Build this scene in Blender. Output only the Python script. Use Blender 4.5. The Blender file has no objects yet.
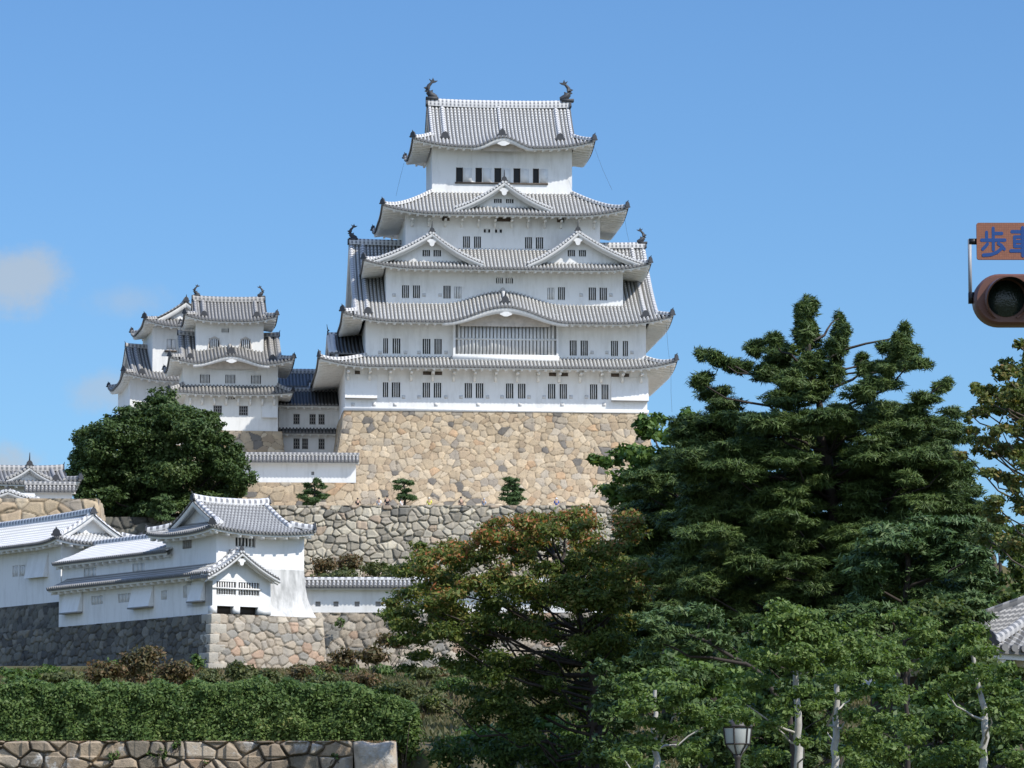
import bpy, math, random
import numpy as np
from mathutils import Vector

R = math.radians
rng = np.random.default_rng(7)
random.seed(7)
SC = bpy.context.scene
COL = SC.collection

# ------------------------------------------------------------------ camera
FPX = 4000.0
PITCH = math.atan(466.0 / FPX)
CAM = np.array([0.0, 0.0, 1.6])
cam = bpy.data.cameras.new('camera')
cam.sensor_width = 36.0
cam.lens = FPX / 1024.0 * 36.0
cam.clip_start = 0.5
cam.clip_end = 20000.0
camo = bpy.data.objects.new('camera', cam)
COL.objects.link(camo)
camo.location = CAM
camo.rotation_euler = (R(90) + PITCH, 0, 0)
SC.camera = camo

# ------------------------------------------------------------------ light
SUN_AZ = 57.0      # degrees to the right of straight behind the camera
SUN_EL = 47.0
EXPOSURE = 0.36
SKY_STRENGTH = 0.12
SUN_STRENGTH = 4.0
sd = np.array([math.sin(R(SUN_AZ)) * math.cos(R(SUN_EL)), -math.cos(R(SUN_AZ)) * math.cos(R(SUN_EL)), math.sin(R(SUN_EL))])
sun = bpy.data.lights.new('sun', 'SUN')
sun.energy = SUN_STRENGTH
sun.angle = R(0.5)
sun.color = (1.0, 0.955, 0.88)
suno = bpy.data.objects.new('sun', sun)
COL.objects.link(suno)
suno.rotation_euler = Vector(sd).to_track_quat('Z', 'Y').to_euler()
suno.location = (60, -80, 120)

world = bpy.data.worlds.new('World')
SC.world = world
world.use_nodes = True
wt = world.node_tree
wn, wl = wt.nodes, wt.links
wn.clear()
wout = wn.new('ShaderNodeOutputWorld')
wbg = wn.new('ShaderNodeBackground')
wbg.inputs['Strength'].default_value = SKY_STRENGTH
sky = wn.new('ShaderNodeTexSky')
sky.sky_type = 'NISHITA'
sky.sun_disc = False
sky.sun_elevation = R(SUN_EL)
sky.sun_rotation = math.atan2(sd[0], sd[1])
sky.altitude = 0
sky.air_density = 1.0
sky.dust_density = 0.25
sky.ozone_density = 2.5


def wmath(op, a, b=None, c=None):
    n = wn.new('ShaderNodeMath')
    n.operation = op
    for i, q in enumerate((a, b, c)):
        if q is None:
            continue
        if isinstance(q, (int, float)):
            n.inputs[i].default_value = q
        else:
            wl.new(q, n.inputs[i])
    return n.outputs[0]


tc = wn.new('ShaderNodeTexCoord')
sep = wn.new('ShaderNodeSeparateXYZ')
wl.new(tc.outputs['Generated'], sep.inputs[0])
az = wmath('ARCTAN2', sep.outputs[0], sep.outputs[1])
el = wmath('ARCSINE', sep.outputs[2])
cmb = wn.new('ShaderNodeCombineXYZ')
wl.new(az, cmb.inputs[0])
wl.new(el, cmb.inputs[1])
nz = wn.new('ShaderNodeTexNoise')
nz.inputs['Scale'].default_value = 45.0
nz.inputs['Detail'].default_value = 7.0
nz.inputs['Roughness'].default_value = 0.66
wl.new(cmb.outputs[0], nz.inputs['Vector'])
cloud = None
for (caz, cel, raz, rel, amp) in ((-7.15, 8.1, .95, .6, .75), (-5.55, 7.8, .8, .3, .34), (-5.75, 6.5, .9, .4, .5), (-7.3, 5.4, .8, .45, .75), (-9.5, 8.5, 1.6, .8, .8), (9.5, 9.5, 2.0, .6, .5), (12.5, 7.5, 2.0, .7, .7)):
    a = wmath('DIVIDE', wmath('SUBTRACT', az, R(caz)), R(raz))
    b = wmath('DIVIDE', wmath('SUBTRACT', el, R(cel)), R(rel))
    d = wmath('SQRT', wmath('ADD', wmath('MULTIPLY', a, a), wmath('MULTIPLY', b, b)))
    v = wmath('SUBTRACT', 1.0, d)
    v = wmath('ADD', v, wmath('MULTIPLY', wmath('SUBTRACT', nz.outputs[0], 0.5), 2.2))
    n = wn.new('ShaderNodeMapRange')
    n.interpolation_type = 'SMOOTHSTEP'
    n.inputs[1].default_value = 0.0
    n.inputs[2].default_value = 0.9
    n.inputs[3].default_value = 0.0
    n.inputs[4].default_value = amp
    wl.new(v, n.inputs[0])
    cloud = n.outputs[0] if cloud is None else wmath('MAXIMUM', cloud, n.outputs[0])
south = wn.new('ShaderNodeMapRange')
south.interpolation_type = 'SMOOTHSTEP'
south.inputs[1].default_value = 0.1
south.inputs[2].default_value = 0.75
south.inputs[4].default_value = 0.6
wl.new(wmath('MULTIPLY', sep.outputs[1], -1.0), south.inputs[0])
tint = wn.new('ShaderNodeMix')
tint.data_type = 'RGBA'
tint.blend_type = 'MULTIPLY'
tint.inputs[0].default_value = 1.0
hi = wn.new('ShaderNodeMapRange')
hi.interpolation_type = 'SMOOTHSTEP'
hi.inputs[1].default_value = R(13)
hi.inputs[2].default_value = R(38)
wl.new(el, hi.inputs[0])
tm2 = wn.new('ShaderNodeMix')
tm2.data_type = 'RGBA'
SKY_LOW = (0.475, 0.68, 0.90, 1)
SKY_HIGH = (1.1, 1.5, 2.0, 1)
tm2.inputs[6].default_value = SKY_LOW
tm2.inputs[7].default_value = SKY_HIGH
wl.new(hi.outputs[0], tm2.inputs[0])
wl.new(tm2.outputs[2], tint.inputs[7])
wl.new(sky.outputs[0], tint.inputs[6])
cm = wn.new('ShaderNodeMix')
cm.data_type = 'RGBA'
CLOUD_COL = (3.15, 3.6, 4.1, 1)
cm.inputs[7].default_value = CLOUD_COL
wl.new(cloud, cm.inputs[0])
wl.new(tint.outputs[2], cm.inputs[6])
ds = wn.new('ShaderNodeMix')
ds.data_type = 'RGBA'
SOUTH_COL = (5.6, 6.4, 7.4, 1)  # bright cloud cover added to the unseen southern sky for fill light
ds.inputs[7].default_value = SOUTH_COL
wl.new(south.outputs[0], ds.inputs[0])
wl.new(cm.outputs[2], ds.inputs[6])
wl.new(ds.outputs[2], wbg.inputs['Color'])
wl.new(wbg.outputs[0], wout.inputs['Surface'])

SC.view_settings.view_transform = 'Standard'
SC.view_settings.look = 'None'
SC.view_settings.exposure = EXPOSURE
SC.view_settings.gamma = 1.0
SC.render.engine = 'CYCLES'
SC.cycles.max_bounces = 6
SC.cycles.transparent_max_bounces = 4

# ------------------------------------------------------------------ projection helpers
CP, SP = math.cos(PITCH), math.sin(PITCH)


def ray(px, py):
    a = (px - 512.0) / FPX
    b = (384.0 - py) / FPX
    return np.array([a, CP - b * SP, SP + b * CP])


def P(px, py, Y):
    d = ray(px, py)
    return CAM + d * (Y / d[1])


class Frame:
    """A building's own coordinates: origin in the world and a turn about z."""

    def __init__(self, O, deg):
        self.O = np.array(O, float)
        self.a = R(deg)
        c, s = math.cos(self.a), math.sin(self.a)
        self.M = np.array([[c, s, 0], [-s, c, 0], [0, 0, 1.0]])

    def _l(self, px, py):
        return self.M @ (CAM - self.O), self.M @ ray(px, py)

    def at(self, px, py, y=0.0):
        o, d = self._l(px, py)
        p = o + d * ((y - o[1]) / d[1])
        return p[0], p[2]

    def x(self, px, py, y=0.0):
        return self.at(px, py, y)[0]

    def z(self, px, py, y=0.0):
        return self.at(px, py, y)[1]

    def atx(self, px, py, x=0.0):
        o, d = self._l(px, py)
        p = o + d * ((x - o[0]) / d[0])
        return p[1], p[2]

    def world(self, p):
        return self.O + self.M.T @ np.array(p, float)

    def local(self, w):
        return self.M @ (np.array(w, float) - self.O)


# ------------------------------------------------------------------ materials
class NT:
    def __init__(self, name):
        self.m = bpy.data.materials.new(name)
        self.m.use_nodes = True
        self.n = self.m.node_tree.nodes
        self.l = self.m.node_tree.links
        self.n.clear()
        self.out = self.n.new('ShaderNodeOutputMaterial')
        self.b = self.n.new('ShaderNodeBsdfPrincipled')
        self.l.new(self.b.outputs[0], self.out.inputs[0])

    def node(self, t, **k):
        n = self.n.new(t)
        for a, v in k.items():
            setattr(n, a, v)
        return n

    def put(self, sock, v):
        if hasattr(v, 'is_output'):
            self.l.new(v, sock)
        else:
            if isinstance(v, tuple) and len(v) == 3 and sock.type == 'RGBA':
                v = v + (1,)
            sock.default_value = v

    def math(self, op, a, b=0.0, c=0.0):
        n = self.node('ShaderNodeMath', operation=op)
        for i, q in enumerate((a, b, c)):
            self.put(n.inputs[i], q)
        return n.outputs[0]

    def mix(self, f, a, b, blend='MIX'):
        n = self.node('ShaderNodeMix', data_type='RGBA', blend_type=blend)
        self.put(n.inputs[0], f)
        self.put(n.inputs[6], a)
        self.put(n.inputs[7], b)
        return n.outputs[2]

    def noise(self, scale, detail=4.0, rough=0.55, vec=None):
        n = self.node('ShaderNodeTexNoise')
        n.inputs['Scale'].default_value = scale
        n.inputs['Detail'].default_value = detail
        n.inputs['Roughness'].default_value = rough
        if vec is None:
            vec = self.coord('Object')
        self.l.new(vec, n.inputs['Vector'])
        return n.outputs[0]

    def coord(self, k):
        return self.node('ShaderNodeTexCoord').outputs[k]

    def ramp(self, f, stops, interp='LINEAR'):
        n = self.node('ShaderNodeValToRGB')
        cr = n.color_ramp
        cr.interpolation = interp
        while len(cr.elements) < len(stops):
            cr.elements.new(0.5)
        for e, (p, c) in zip(cr.elements, stops):
            e.position = p
            e.color = tuple(c) + (1,) if len(c) == 3 else c
        self.put(n.inputs[0], f)
        return n.outputs[0]

    def bump(self, h, strength, dist):
        n = self.node('ShaderNodeBump')
        n.inputs['Strength'].default_value = strength
        n.inputs['Distance'].default_value = dist
        self.l.new(h, n.inputs['Height'])
        self.l.new(n.outputs[0], self.b.inputs['Normal'])

    def fin(self, col, rough=0.8, spec=0.3, metal=0.0):
        self.put(self.b.inputs['Base Color'], col)
        self.put(self.b.inputs['Roughness'], rough)
        self.b.inputs['Specular IOR Level'].default_value = spec
        self.b.inputs['Metallic'].default_value = metal
        return self.m


def plain(name, col, rough=0.7, spec=0.3, var=0.15, scale=3.0, metal=0.0):
    t = NT(name)
    n = t.noise(scale)
    c = t.mix(n, tuple(x * (1 - var) for x in col), tuple(min(1, x * (1 + var)) for x in col))
    return t.fin(c, rough, spec, metal)


def plaster_mat(name, col, dirt=(0.62, 0.60, 0.55), amt=0.35):
    t = NT(name)
    co = t.coord('Object')
    mp = t.node('ShaderNodeMapping')
    mp.inputs['Scale'].default_value = (1.6, 1.6, 0.28)
    t.l.new(co, mp.inputs[0])
    streak = t.noise(1.3, 6, 0.65, mp.outputs[0])
    blot = t.noise(0.35, 5, 0.6)
    f = t.ramp(t.math('ADD', t.math('MULTIPLY', streak, 0.6), t.math('MULTIPLY', blot, 0.4)), [(0.48, (0, 0, 0)), (0.68, (1, 1, 1))])
    f = t.math('MULTIPLY', f, amt)
    t.bump(t.noise(9, 3), 0.15, 0.02)
    return t.fin(t.mix(f, col, dirt), 0.85, 0.2)


def tile_mat(name, ridge, plaster, trough, joint=0.5, weather=0.5):
    """Round tile rows with lime-plastered joints; u counts rows, v counts courses."""
    t = NT(name)
    uv = t.coord('UV')
    s = t.node('ShaderNodeSeparateXYZ')
    t.l.new(uv, s.inputs[0])
    fu = t.math('FRACT', s.outputs[0])
    fv = t.math('FRACT', s.outputs[1])
    onr = t.math('LESS_THAN', t.math('ABSOLUTE', t.math('SUBTRACT', fu, 0.5)), 0.31)
    jn = t.math('LESS_THAN', fv, joint)
    wn_ = t.noise(0.5, 6, 0.6)
    w2 = t.noise(3.0, 3, 0.6)
    wf = t.ramp(t.math('ADD', t.math('MULTIPLY', wn_, 0.6), t.math('MULTIPLY', w2, 0.4)), [(0.38, (0, 0, 0)), (0.62, (1, 1, 1))])
    pl = t.mix(t.math('MULTIPLY', wf, weather), plaster, ridge)
    rc = t.mix(jn, ridge, pl)
    tr = t.mix(wf, trough, tuple(x * 1.5 for x in trough))
    c = t.mix(onr, tr, rc)
    return t.fin(c, 0.65, 0.35)


def ridge_mat(name, grey, white, bands=0.5):
    t = NT(name)
    uv = t.coord('UV')
    s = t.node('ShaderNodeSeparateXYZ')
    t.l.new(uv, s.inputs[0])
    fv = t.math('FRACT', t.math('MULTIPLY', s.outputs[1], 2.4))
    m = t.math('LESS_THAN', fv, bands)
    hz = t.math('LESS_THAN', t.math('FRACT', t.math('MULTIPLY', s.outputs[0], 3.0)), 0.35)
    c = t.mix(m, grey, white)
    c = t.mix(t.math('MULTIPLY', hz, 0.6), c, white)
    c = t.mix(t.math('MULTIPLY', t.noise(2.5), 0.35), c, grey)
    return t.fin(c, 0.7, 0.3)


def stone_mat(name, lichen=0.0):
    t = NT(name)
    a = t.node('ShaderNodeVertexColor', layer_name='col')
    n1 = t.noise(1.4, 8, 0.65)
    n2 = t.noise(9.0, 5, 0.7)
    c = t.mix(t.ramp(n1, [(0.3, (0, 0, 0)), (0.75, (1, 1, 1))]), t.mix(1.0, a.outputs[0], (0.78, 0.78, 0.8), 'MULTIPLY'), t.mix(1.0, a.outputs[0], (1.18, 1.14, 1.08), 'MULTIPLY'))
    c = t.mix(t.math('MULTIPLY', t.ramp(n2, [(0.55, (0, 0, 0)), (0.75, (1, 1, 1))]), 0.35), c, t.mix(1.0, a.outputs[0], (0.6, 0.6, 0.6), 'MULTIPLY'))
    if lichen:
        lf = t.math('MULTIPLY', t.ramp(t.math('ADD', t.math('MULTIPLY', t.noise(1.1, 2), .6), t.math('MULTIPLY', t.noise(7, 6, .7), .4)), [(.56, (0, 0, 0)), (.64, (1, 1, 1))]), lichen)
        c = t.mix(lf, c, (.56, .55, .52))
        df = t.ramp(t.noise(2.6, 8, .7), [(.48, (0, 0, 0)), (.66, (1, 1, 1))])
        c = t.mix(t.math('MULTIPLY', df, .55), c, (.16, .13, .10))
    t.bump(n2, 0.6, 0.06)
    return t.fin(c, 0.9, 0.2)


def leaf_mat(name, stops, trans=0.3, clump=0.35, cscale=0.6, rough=0.55, spec=0.25, zg=None):
    t = NT(name)
    g = t.node('ShaderNodeNewGeometry')
    r = g.outputs['Random Per Island']
    n = t.noise(cscale, 3)
    f = t.math('ADD', t.math('MULTIPLY', r, 1 - clump), t.math('MULTIPLY', t.ramp(n, [(0.3, (0, 0, 0)), (0.7, (1, 1, 1))]), clump))
    if zg:      # leaves turn first in the top of the crown
        so = t.node('ShaderNodeSeparateXYZ')
        t.l.new(t.coord('Object'), so.inputs[0])
        f = t.math('ADD', f, t.math('MULTIPLY', t.math('SUBTRACT', so.outputs[2], zg[0]), zg[1]))
    c = t.ramp(f, stops)
    t.fin(c, rough, spec)
    tr = t.node('ShaderNodeBsdfTranslucent')
    t.l.new(t.mix(1.0, c, (1.3, 1.35, 0.7), 'MULTIPLY'), tr.inputs[0])
    mx = t.node('ShaderNodeMixShader')
    mx.inputs[0].default_value = trans
    t.l.new(t.b.outputs[0], mx.inputs[1])
    t.l.new(tr.outputs[0], mx.inputs[2])
    t.l.new(mx.outputs[0], t.out.inputs[0])
    return t.m


M = {}
M['plaster'] = plaster_mat('white_plaster', (0.80, 0.795, 0.78), (0.50, 0.485, 0.45), amt=0.45)
M['plaster_old'] = plaster_mat('weathered_plaster', (0.78, 0.77, 0.74), (0.5, 0.49, 0.46), 0.45)
M['plaster_stained'] = plaster_mat('stained_plaster', (0.60, 0.59, 0.565), (0.24, 0.24, 0.23), 0.9)
M['eave'] = plaster_mat('eave_plaster', (0.80, 0.78, 0.735), (0.5, 0.47, 0.42), 0.5)
M['tile'] = tile_mat('roof_tile', (0.22, 0.216, 0.205), (0.62, 0.61, 0.575), (0.08, 0.078, 0.074), 0.55, 0.45)
M['tile_grey'] = tile_mat('roof_tile_grey', (0.165, 0.16, 0.15), (0.46, 0.44, 0.40), (0.055, 0.055, 0.055), 0.45, 0.6)
M['tile_sunlit'] = tile_mat('roof_tile_sunlit', (0.36, 0.36, 0.355), (0.66, 0.655, 0.64), (0.17, 0.17, 0.168), 0.6, 0.3)  # paler copy of the roof tile: glare of the raking sun put into the colour
M['tile_turret'] = tile_mat('roof_tile_turret', (0.19, 0.187, 0.18), (0.46, 0.455, 0.435), (0.07, 0.068, 0.065), 0.5, 0.5)
M['lattice_back'] = plain('lattice_back', (0.46, 0.45, 0.43), 0.85)
M['tile_dark'] = tile_mat('roof_tile_dark', (0.085, 0.085, 0.085), (0.17, 0.168, 0.16), (0.032, 0.032, 0.032), 0.3, 0.6)  # dark unplastered tile, darkened further with the shade of these roofs
M['tile_cap'] = plain('tile_end', (0.175, 0.172, 0.168), 0.7, 0.3, 0.35)
M['ridge'] = ridge_mat('ridge_tile', (0.2, 0.2, 0.21), (0.68, 0.67, 0.65), 0.55)
M['ridge_grey'] = ridge_mat('ridge_tile_grey', (0.16, 0.16, 0.16), (0.45, 0.43, 0.4), 0.45)
M['ornament'] = plain('ornament_tile', (0.055, 0.057, 0.062), 0.6, 0.3, 0.3)
M['pane'] = plain('window_dark', (0.02, 0.021, 0.023), 0.5, 0.3)
M['wood'] = plain('dark_wood', (0.09, 0.07, 0.055), 0.75)
M['bar'] = plain('plastered_bar', (0.72, 0.71, 0.69), 0.8)
M['grille'] = plain('grey_grille', (0.30, 0.29, 0.28), 0.8)
M['tympanum'] = plain('weathered_carving', (0.56, 0.51, 0.46), 0.85, 0.2, 0.35, 2.5)
M['stone'] = stone_mat('stone')
M['stone_near'] = stone_mat('stone_lichen', .8)
M['bark'] = plain('bark', (0.10, 0.082, 0.066), 0.9, 0.2, 0.45, 6)
M['bark_dark'] = plain('bark_dark', (0.055, 0.045, 0.038), 0.9, 0.2, 0.4, 6)
M['bark_pale'] = plain('bark_pale', (0.42, 0.40, 0.36), 0.9, 0.2, 0.4, 8)
M['limb_pale'] = plain('bark_limb', (0.30, 0.27, 0.235), 0.9, 0.2, 0.4, 5)
M['conifer'] = leaf_mat('conifer_needles', [(0.0, (0.032, 0.056, 0.019)), (0.5, (0.068, 0.110, 0.028)), (0.85, (0.120, 0.164, 0.043)), (1.0, (0.180, 0.195, 0.065))], 0.12, 0.45, 0.5)
M['pine'] = leaf_mat('pine_needles', [(0.0, (0.036, 0.071, 0.024)), (0.6, (0.081, 0.135, 0.044)), (1.0, (0.149, 0.194, 0.067))], 0.15, 0.4, 0.6)
M['cherry'] = leaf_mat('cherry_leaves', [(0.0, (0.045, 0.076, 0.016)), (0.45, (0.106, 0.151, 0.031)), (0.72, (0.179, 0.185, 0.045)), (0.86, (0.269, 0.168, 0.056)), (0.95, (0.426, 0.146, 0.062)), (1.0, (0.515, 0.213, 0.090))], 0.3, 0.3, 0.45, zg=(5.8, 0.07))
M['maple'] = leaf_mat('maple_leaves', [(0.0, (0.040, 0.077, 0.020)), (0.5, (0.093, 0.159, 0.036)), (0.9, (0.155, 0.221, 0.053)), (1.0, (0.263, 0.248, 0.066))], 0.3, 0.4, 0.5)
M['round'] = leaf_mat('broadleaf', [(0.0, (0.033, 0.059, 0.018)), (0.6, (0.068, 0.111, 0.031)), (1.0, (0.123, 0.155, 0.051))], 0.2, 0.45, 0.25)
M['young'] = leaf_mat('young_leaves', [(0.0, (0.061, 0.106, 0.027)), (0.5, (0.117, 0.181, 0.045)), (0.9, (0.180, 0.238, 0.067)), (1.0, (0.302, 0.302, 0.109))], 0.32, 0.35, 1.0)
M['autumn'] = leaf_mat('autumn_leaves', [(0.0, (0.052, 0.078, 0.024)), (0.55, (0.115, 0.150, 0.042)), (0.82, (0.207, 0.180, 0.060)), (1.0, (0.391, 0.204, 0.084))], 0.35, 0.35, 0.6)
M['yellow'] = leaf_mat('yellowing_leaves', [(0.0, (0.035, 0.065, 0.02)), (0.5, (0.075, 0.12, 0.035)), (0.88, (0.15, 0.17, 0.05)), (1.0, (0.28, 0.20, 0.06))], 0.35, 0.35, 0.6)
M['hedge'] = leaf_mat('hedge_leaves', [(0.0, (0.042, 0.079, 0.022)), (0.5, (0.087, 0.145, 0.036)), (0.9, (0.154, 0.209, 0.057)), (1.0, (0.267, 0.265, 0.097))], 0.25, 0.4, 0.7)
M['brown_shrub'] = leaf_mat('brown_shrub_leaves', [(0.0, (0.055, 0.061, 0.024)), (0.4, (0.110, 0.094, 0.040)), (0.75, (0.176, 0.105, 0.050)), (1.0, (0.242, 0.121, 0.060))], 0.25, 0.45, 0.6)
M['olive_shrub'] = leaf_mat('olive_shrub_leaves', [(0.0, (0.046, 0.067, 0.022)), (0.5, (0.098, 0.115, 0.040)), (1.0, (0.184, 0.172, 0.066))], 0.25, 0.45, 0.6)
M['grass'] = leaf_mat('dry_grass', [(0.0, (0.055, 0.07, 0.026)), (0.45, (0.11, 0.105, 0.045)), (0.8, (0.17, 0.125, 0.06)), (1.0, (0.24, 0.17, 0.09))], 0.25, 0.55, 0.12)


# ------------------------------------------------------------------ mesh builder
class MB:
    def __init__(self, T=(0, 0, 0, 0)):
        self.V, self.F, self.UV, self.C = [], [], [], []
        self.n = 0
        self.T = T

    def add(self, V, F, mat=0, uv=None, col=None):
        V = np.asarray(V, float).reshape(-1, 3)
        a, ox, oy, oz = self.T
        if a or ox or oy or oz:
            c, s = math.cos(R(a)), math.sin(R(a))
            V = np.stack([V[:, 0] * c - V[:, 1] * s + ox, V[:, 0] * s + V[:, 1] * c + oy, V[:, 2] + oz], 1)
        F = np.asarray(F, np.int64)
        if F.ndim == 1:
            F = F[None]
        self.V.append(V)
        self.F.append((F + self.n, mat))
        self.UV.append(np.zeros((len(V), 2)) if uv is None else np.asarray(uv, float).reshape(-1, 2))
        self.C.append(np.ones((len(V), 3)) * .3 if col is None else np.asarray(col, float).reshape(-1, 3))
        self.n += len(V)

    def grid(self, Pg, mat=0, uv=None, col=None, keep=None):
        nu, nv = Pg.shape[:2]
        i = np.arange(nu * nv).reshape(nu, nv)
        F = np.stack([i[:-1, :-1], i[1:, :-1], i[1:, 1:], i[:-1, 1:]], -1)
        if keep is not None:
            F = F[keep]
        self.add(Pg.reshape(-1, 3), F.reshape(-1, 4), mat, uv, col)

    def quad(self, a, b, c, d, mat=0):
        self.add([a, b, c, d], [0, 1, 2, 3], mat)

    def box(self, p, q, mat=0, col=None):
        x0, y0, z0 = p
        x1, y1, z1 = q
        V = [(x0, y0, z0), (x1, y0, z0), (x1, y1, z0), (x0, y1, z0), (x0, y0, z1), (x1, y0, z1), (x1, y1, z1), (x0, y1, z1)]
        F = [(0, 3, 2, 1), (4, 5, 6, 7), (0, 1, 5, 4), (1, 2, 6, 5), (2, 3, 7, 6), (3, 0, 4, 7)]
        L = max(abs(x1 - x0), abs(y1 - y0))
        uv = [(v[2] - z0, v[0] - x0 + v[1] - y0) for v in V]
        self.add(V, F, mat, uv, None if col is None else [col] * 8)

    def extrude(self, pts, d, mat=0):
        """closed outline (list of 3-d points) pushed along d"""
        pts = np.asarray(pts, float)
        n = len(pts)
        d = np.asarray(d, float)
        V = np.concatenate([pts, pts + d])
        self.add(V, np.arange(n)[None], mat)
        self.add(V, (np.arange(n)[::-1] + n)[None], mat)
        i = np.arange(n)
        j = (i + 1) % n
        self.add(V, np.stack([i, j, j + n, i + n], 1), mat)

    def sweep(self, pts, w, h, mat=0, closed=True):
        pts = np.asarray(pts, float)
        n = len(pts)
        t = np.gradient(pts, axis=0)
        sd_ = np.stack([t[:, 1], -t[:, 0], np.zeros(n)], 1)
        sd_ /= np.maximum(np.linalg.norm(sd_, axis=1, keepdims=True), 1e-9)
        sec = np.array([(-.5, 0), (-.5, .62), (-.3, .9), (0, 1), (.3, .9), (.5, .62), (.5, 0)])
        k = len(sec)
        L = np.concatenate([[0], np.cumsum(np.linalg.norm(np.diff(pts, axis=0), axis=1))])
        G = np.zeros((n, k, 3))
        uv = np.zeros((n, k, 2))
        for i, (a, b) in enumerate(sec):
            G[:, i] = pts + sd_ * a * w + np.array([0, 0, b * h])
            uv[:, i, 0] = b * h
            uv[:, i, 1] = L
        self.grid(G, mat, uv)
        self.add(G[0], np.arange(k)[None], mat)
        self.add(G[-1], np.arange(k)[::-1][None], mat)

    def tube(self, pts, rad, mat=0, n=6):
        pts = np.asarray(pts, float)
        m = len(pts)
        rad = np.broadcast_to(np.asarray(rad, float), (m,))
        t = np.gradient(pts, axis=0)
        t /= np.maximum(np.linalg.norm(t, axis=1, keepdims=True), 1e-9)
        ref = np.array([0.0, 0.0, 1.0]) if abs(t[0, 2]) < .8 else np.array([1.0, 0, 0])
        G = np.zeros((m, n + 1, 3))
        for i in range(m):
            u = np.cross(t[i], ref)
            u /= max(np.linalg.norm(u), 1e-9)
            v = np.cross(t[i], u)
            for k in range(n + 1):
                a = 2 * math.pi * k / n
                G[i, k] = pts[i] + (u * math.cos(a) + v * math.sin(a)) * rad[i]
        self.grid(G, mat)
        self.add(G[0, :n], np.arange(n)[None], mat)
        self.add(G[-1, :n], np.arange(n)[::-1][None], mat)

    def lathe(self, prof, c, mat=0, n=12, axis='z'):
        G = np.zeros((len(prof), n + 1, 3))
        for i, (r, z) in enumerate(prof):
            for k in range(n + 1):
                a = 2 * math.pi * k / n
                if axis == 'z':
                    G[i, k] = (c[0] + r * math.cos(a), c[1] + r * math.sin(a), c[2] + z)
                else:
                    G[i, k] = (c[0] + r * math.cos(a), c[1] + z, c[2] + r * math.sin(a))
        self.grid(G, mat)

    def build(self, name, mats, parent=None, smooth=False, loc=None):
        if not isinstance(mats, (list, tuple)):
            mats = [mats]
        V = np.concatenate(self.V)
        me = bpy.data.meshes.new(name)
        loops = np.concatenate([f.ravel() for f, m in self.F])
        tot = np.concatenate([np.full(len(f), f.shape[1]) for f, m in self.F])
        mi = np.concatenate([np.full(len(f), m) for f, m in self.F])
        st = np.concatenate([[0], np.cumsum(tot)[:-1]])
        me.vertices.add(len(V))
        me.vertices.foreach_set('co', V.astype(np.float32).ravel())
        me.loops.add(len(loops))
        me.loops.foreach_set('vertex_index', loops.astype(np.int32))
        me.polygons.add(len(tot))
        me.polygons.foreach_set('loop_start', st.astype(np.int32))
        me.polygons.foreach_set('loop_total', tot.astype(np.int32))
        me.polygons.foreach_set('material_index', mi.astype(np.int32))
        if smooth:
            me.polygons.foreach_set('use_smooth', np.ones(len(tot), bool))
        for m in mats:
            me.materials.append(m)
        UV = np.concatenate(self.UV)
        if np.any(UV):
            ul = me.uv_layers.new(name='UVMap')
            ul.data.foreach_set('uv', UV[loops].astype(np.float32).ravel())
        C = np.concatenate(self.C)
        if any(m is M['stone'] or m is M['stone_near'] for m in mats):
            ca = me.color_attributes.new('col', 'FLOAT_COLOR', 'POINT')
            ca.data.foreach_set('color', np.concatenate([C, np.ones((len(C), 1))], 1).astype(np.float32).ravel())
        me.validate()
        me.update()
        o = bpy.data.objects.new(name, me)
        COL.objects.link(o)
        if parent is not None:
            o.parent = parent
        if loc is not None:
            o.location = loc
        return o


def tag(o, label, cat, group=None, kind=None):
    if label:
        o['label'] = label
    if cat:
        o['category'] = cat
    if group:
        o['group'] = group
    if kind:
        o['kind'] = kind
    return o


def thing(name, label, cat, fr=None, loc=None, deg=0.0, group=None):
    o = bpy.data.objects.new(name, None)
    COL.objects.link(o)
    o.empty_display_size = 0.5
    if fr is not None:
        o.location = fr.O
        o.rotation_euler = (0, 0, fr.a)
    elif loc is not None:
        o.location = loc
        o.rotation_euler = (0, 0, R(deg))
    return tag(o, label, cat, group)


# ------------------------------------------------------------------ roofs
def bell(c, hw, H):
    def f(x):
        t = np.clip((x - c) / hw, -1, 1)
        return H * 0.5 * (1 + np.cos(np.pi * t))
    return f


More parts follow.
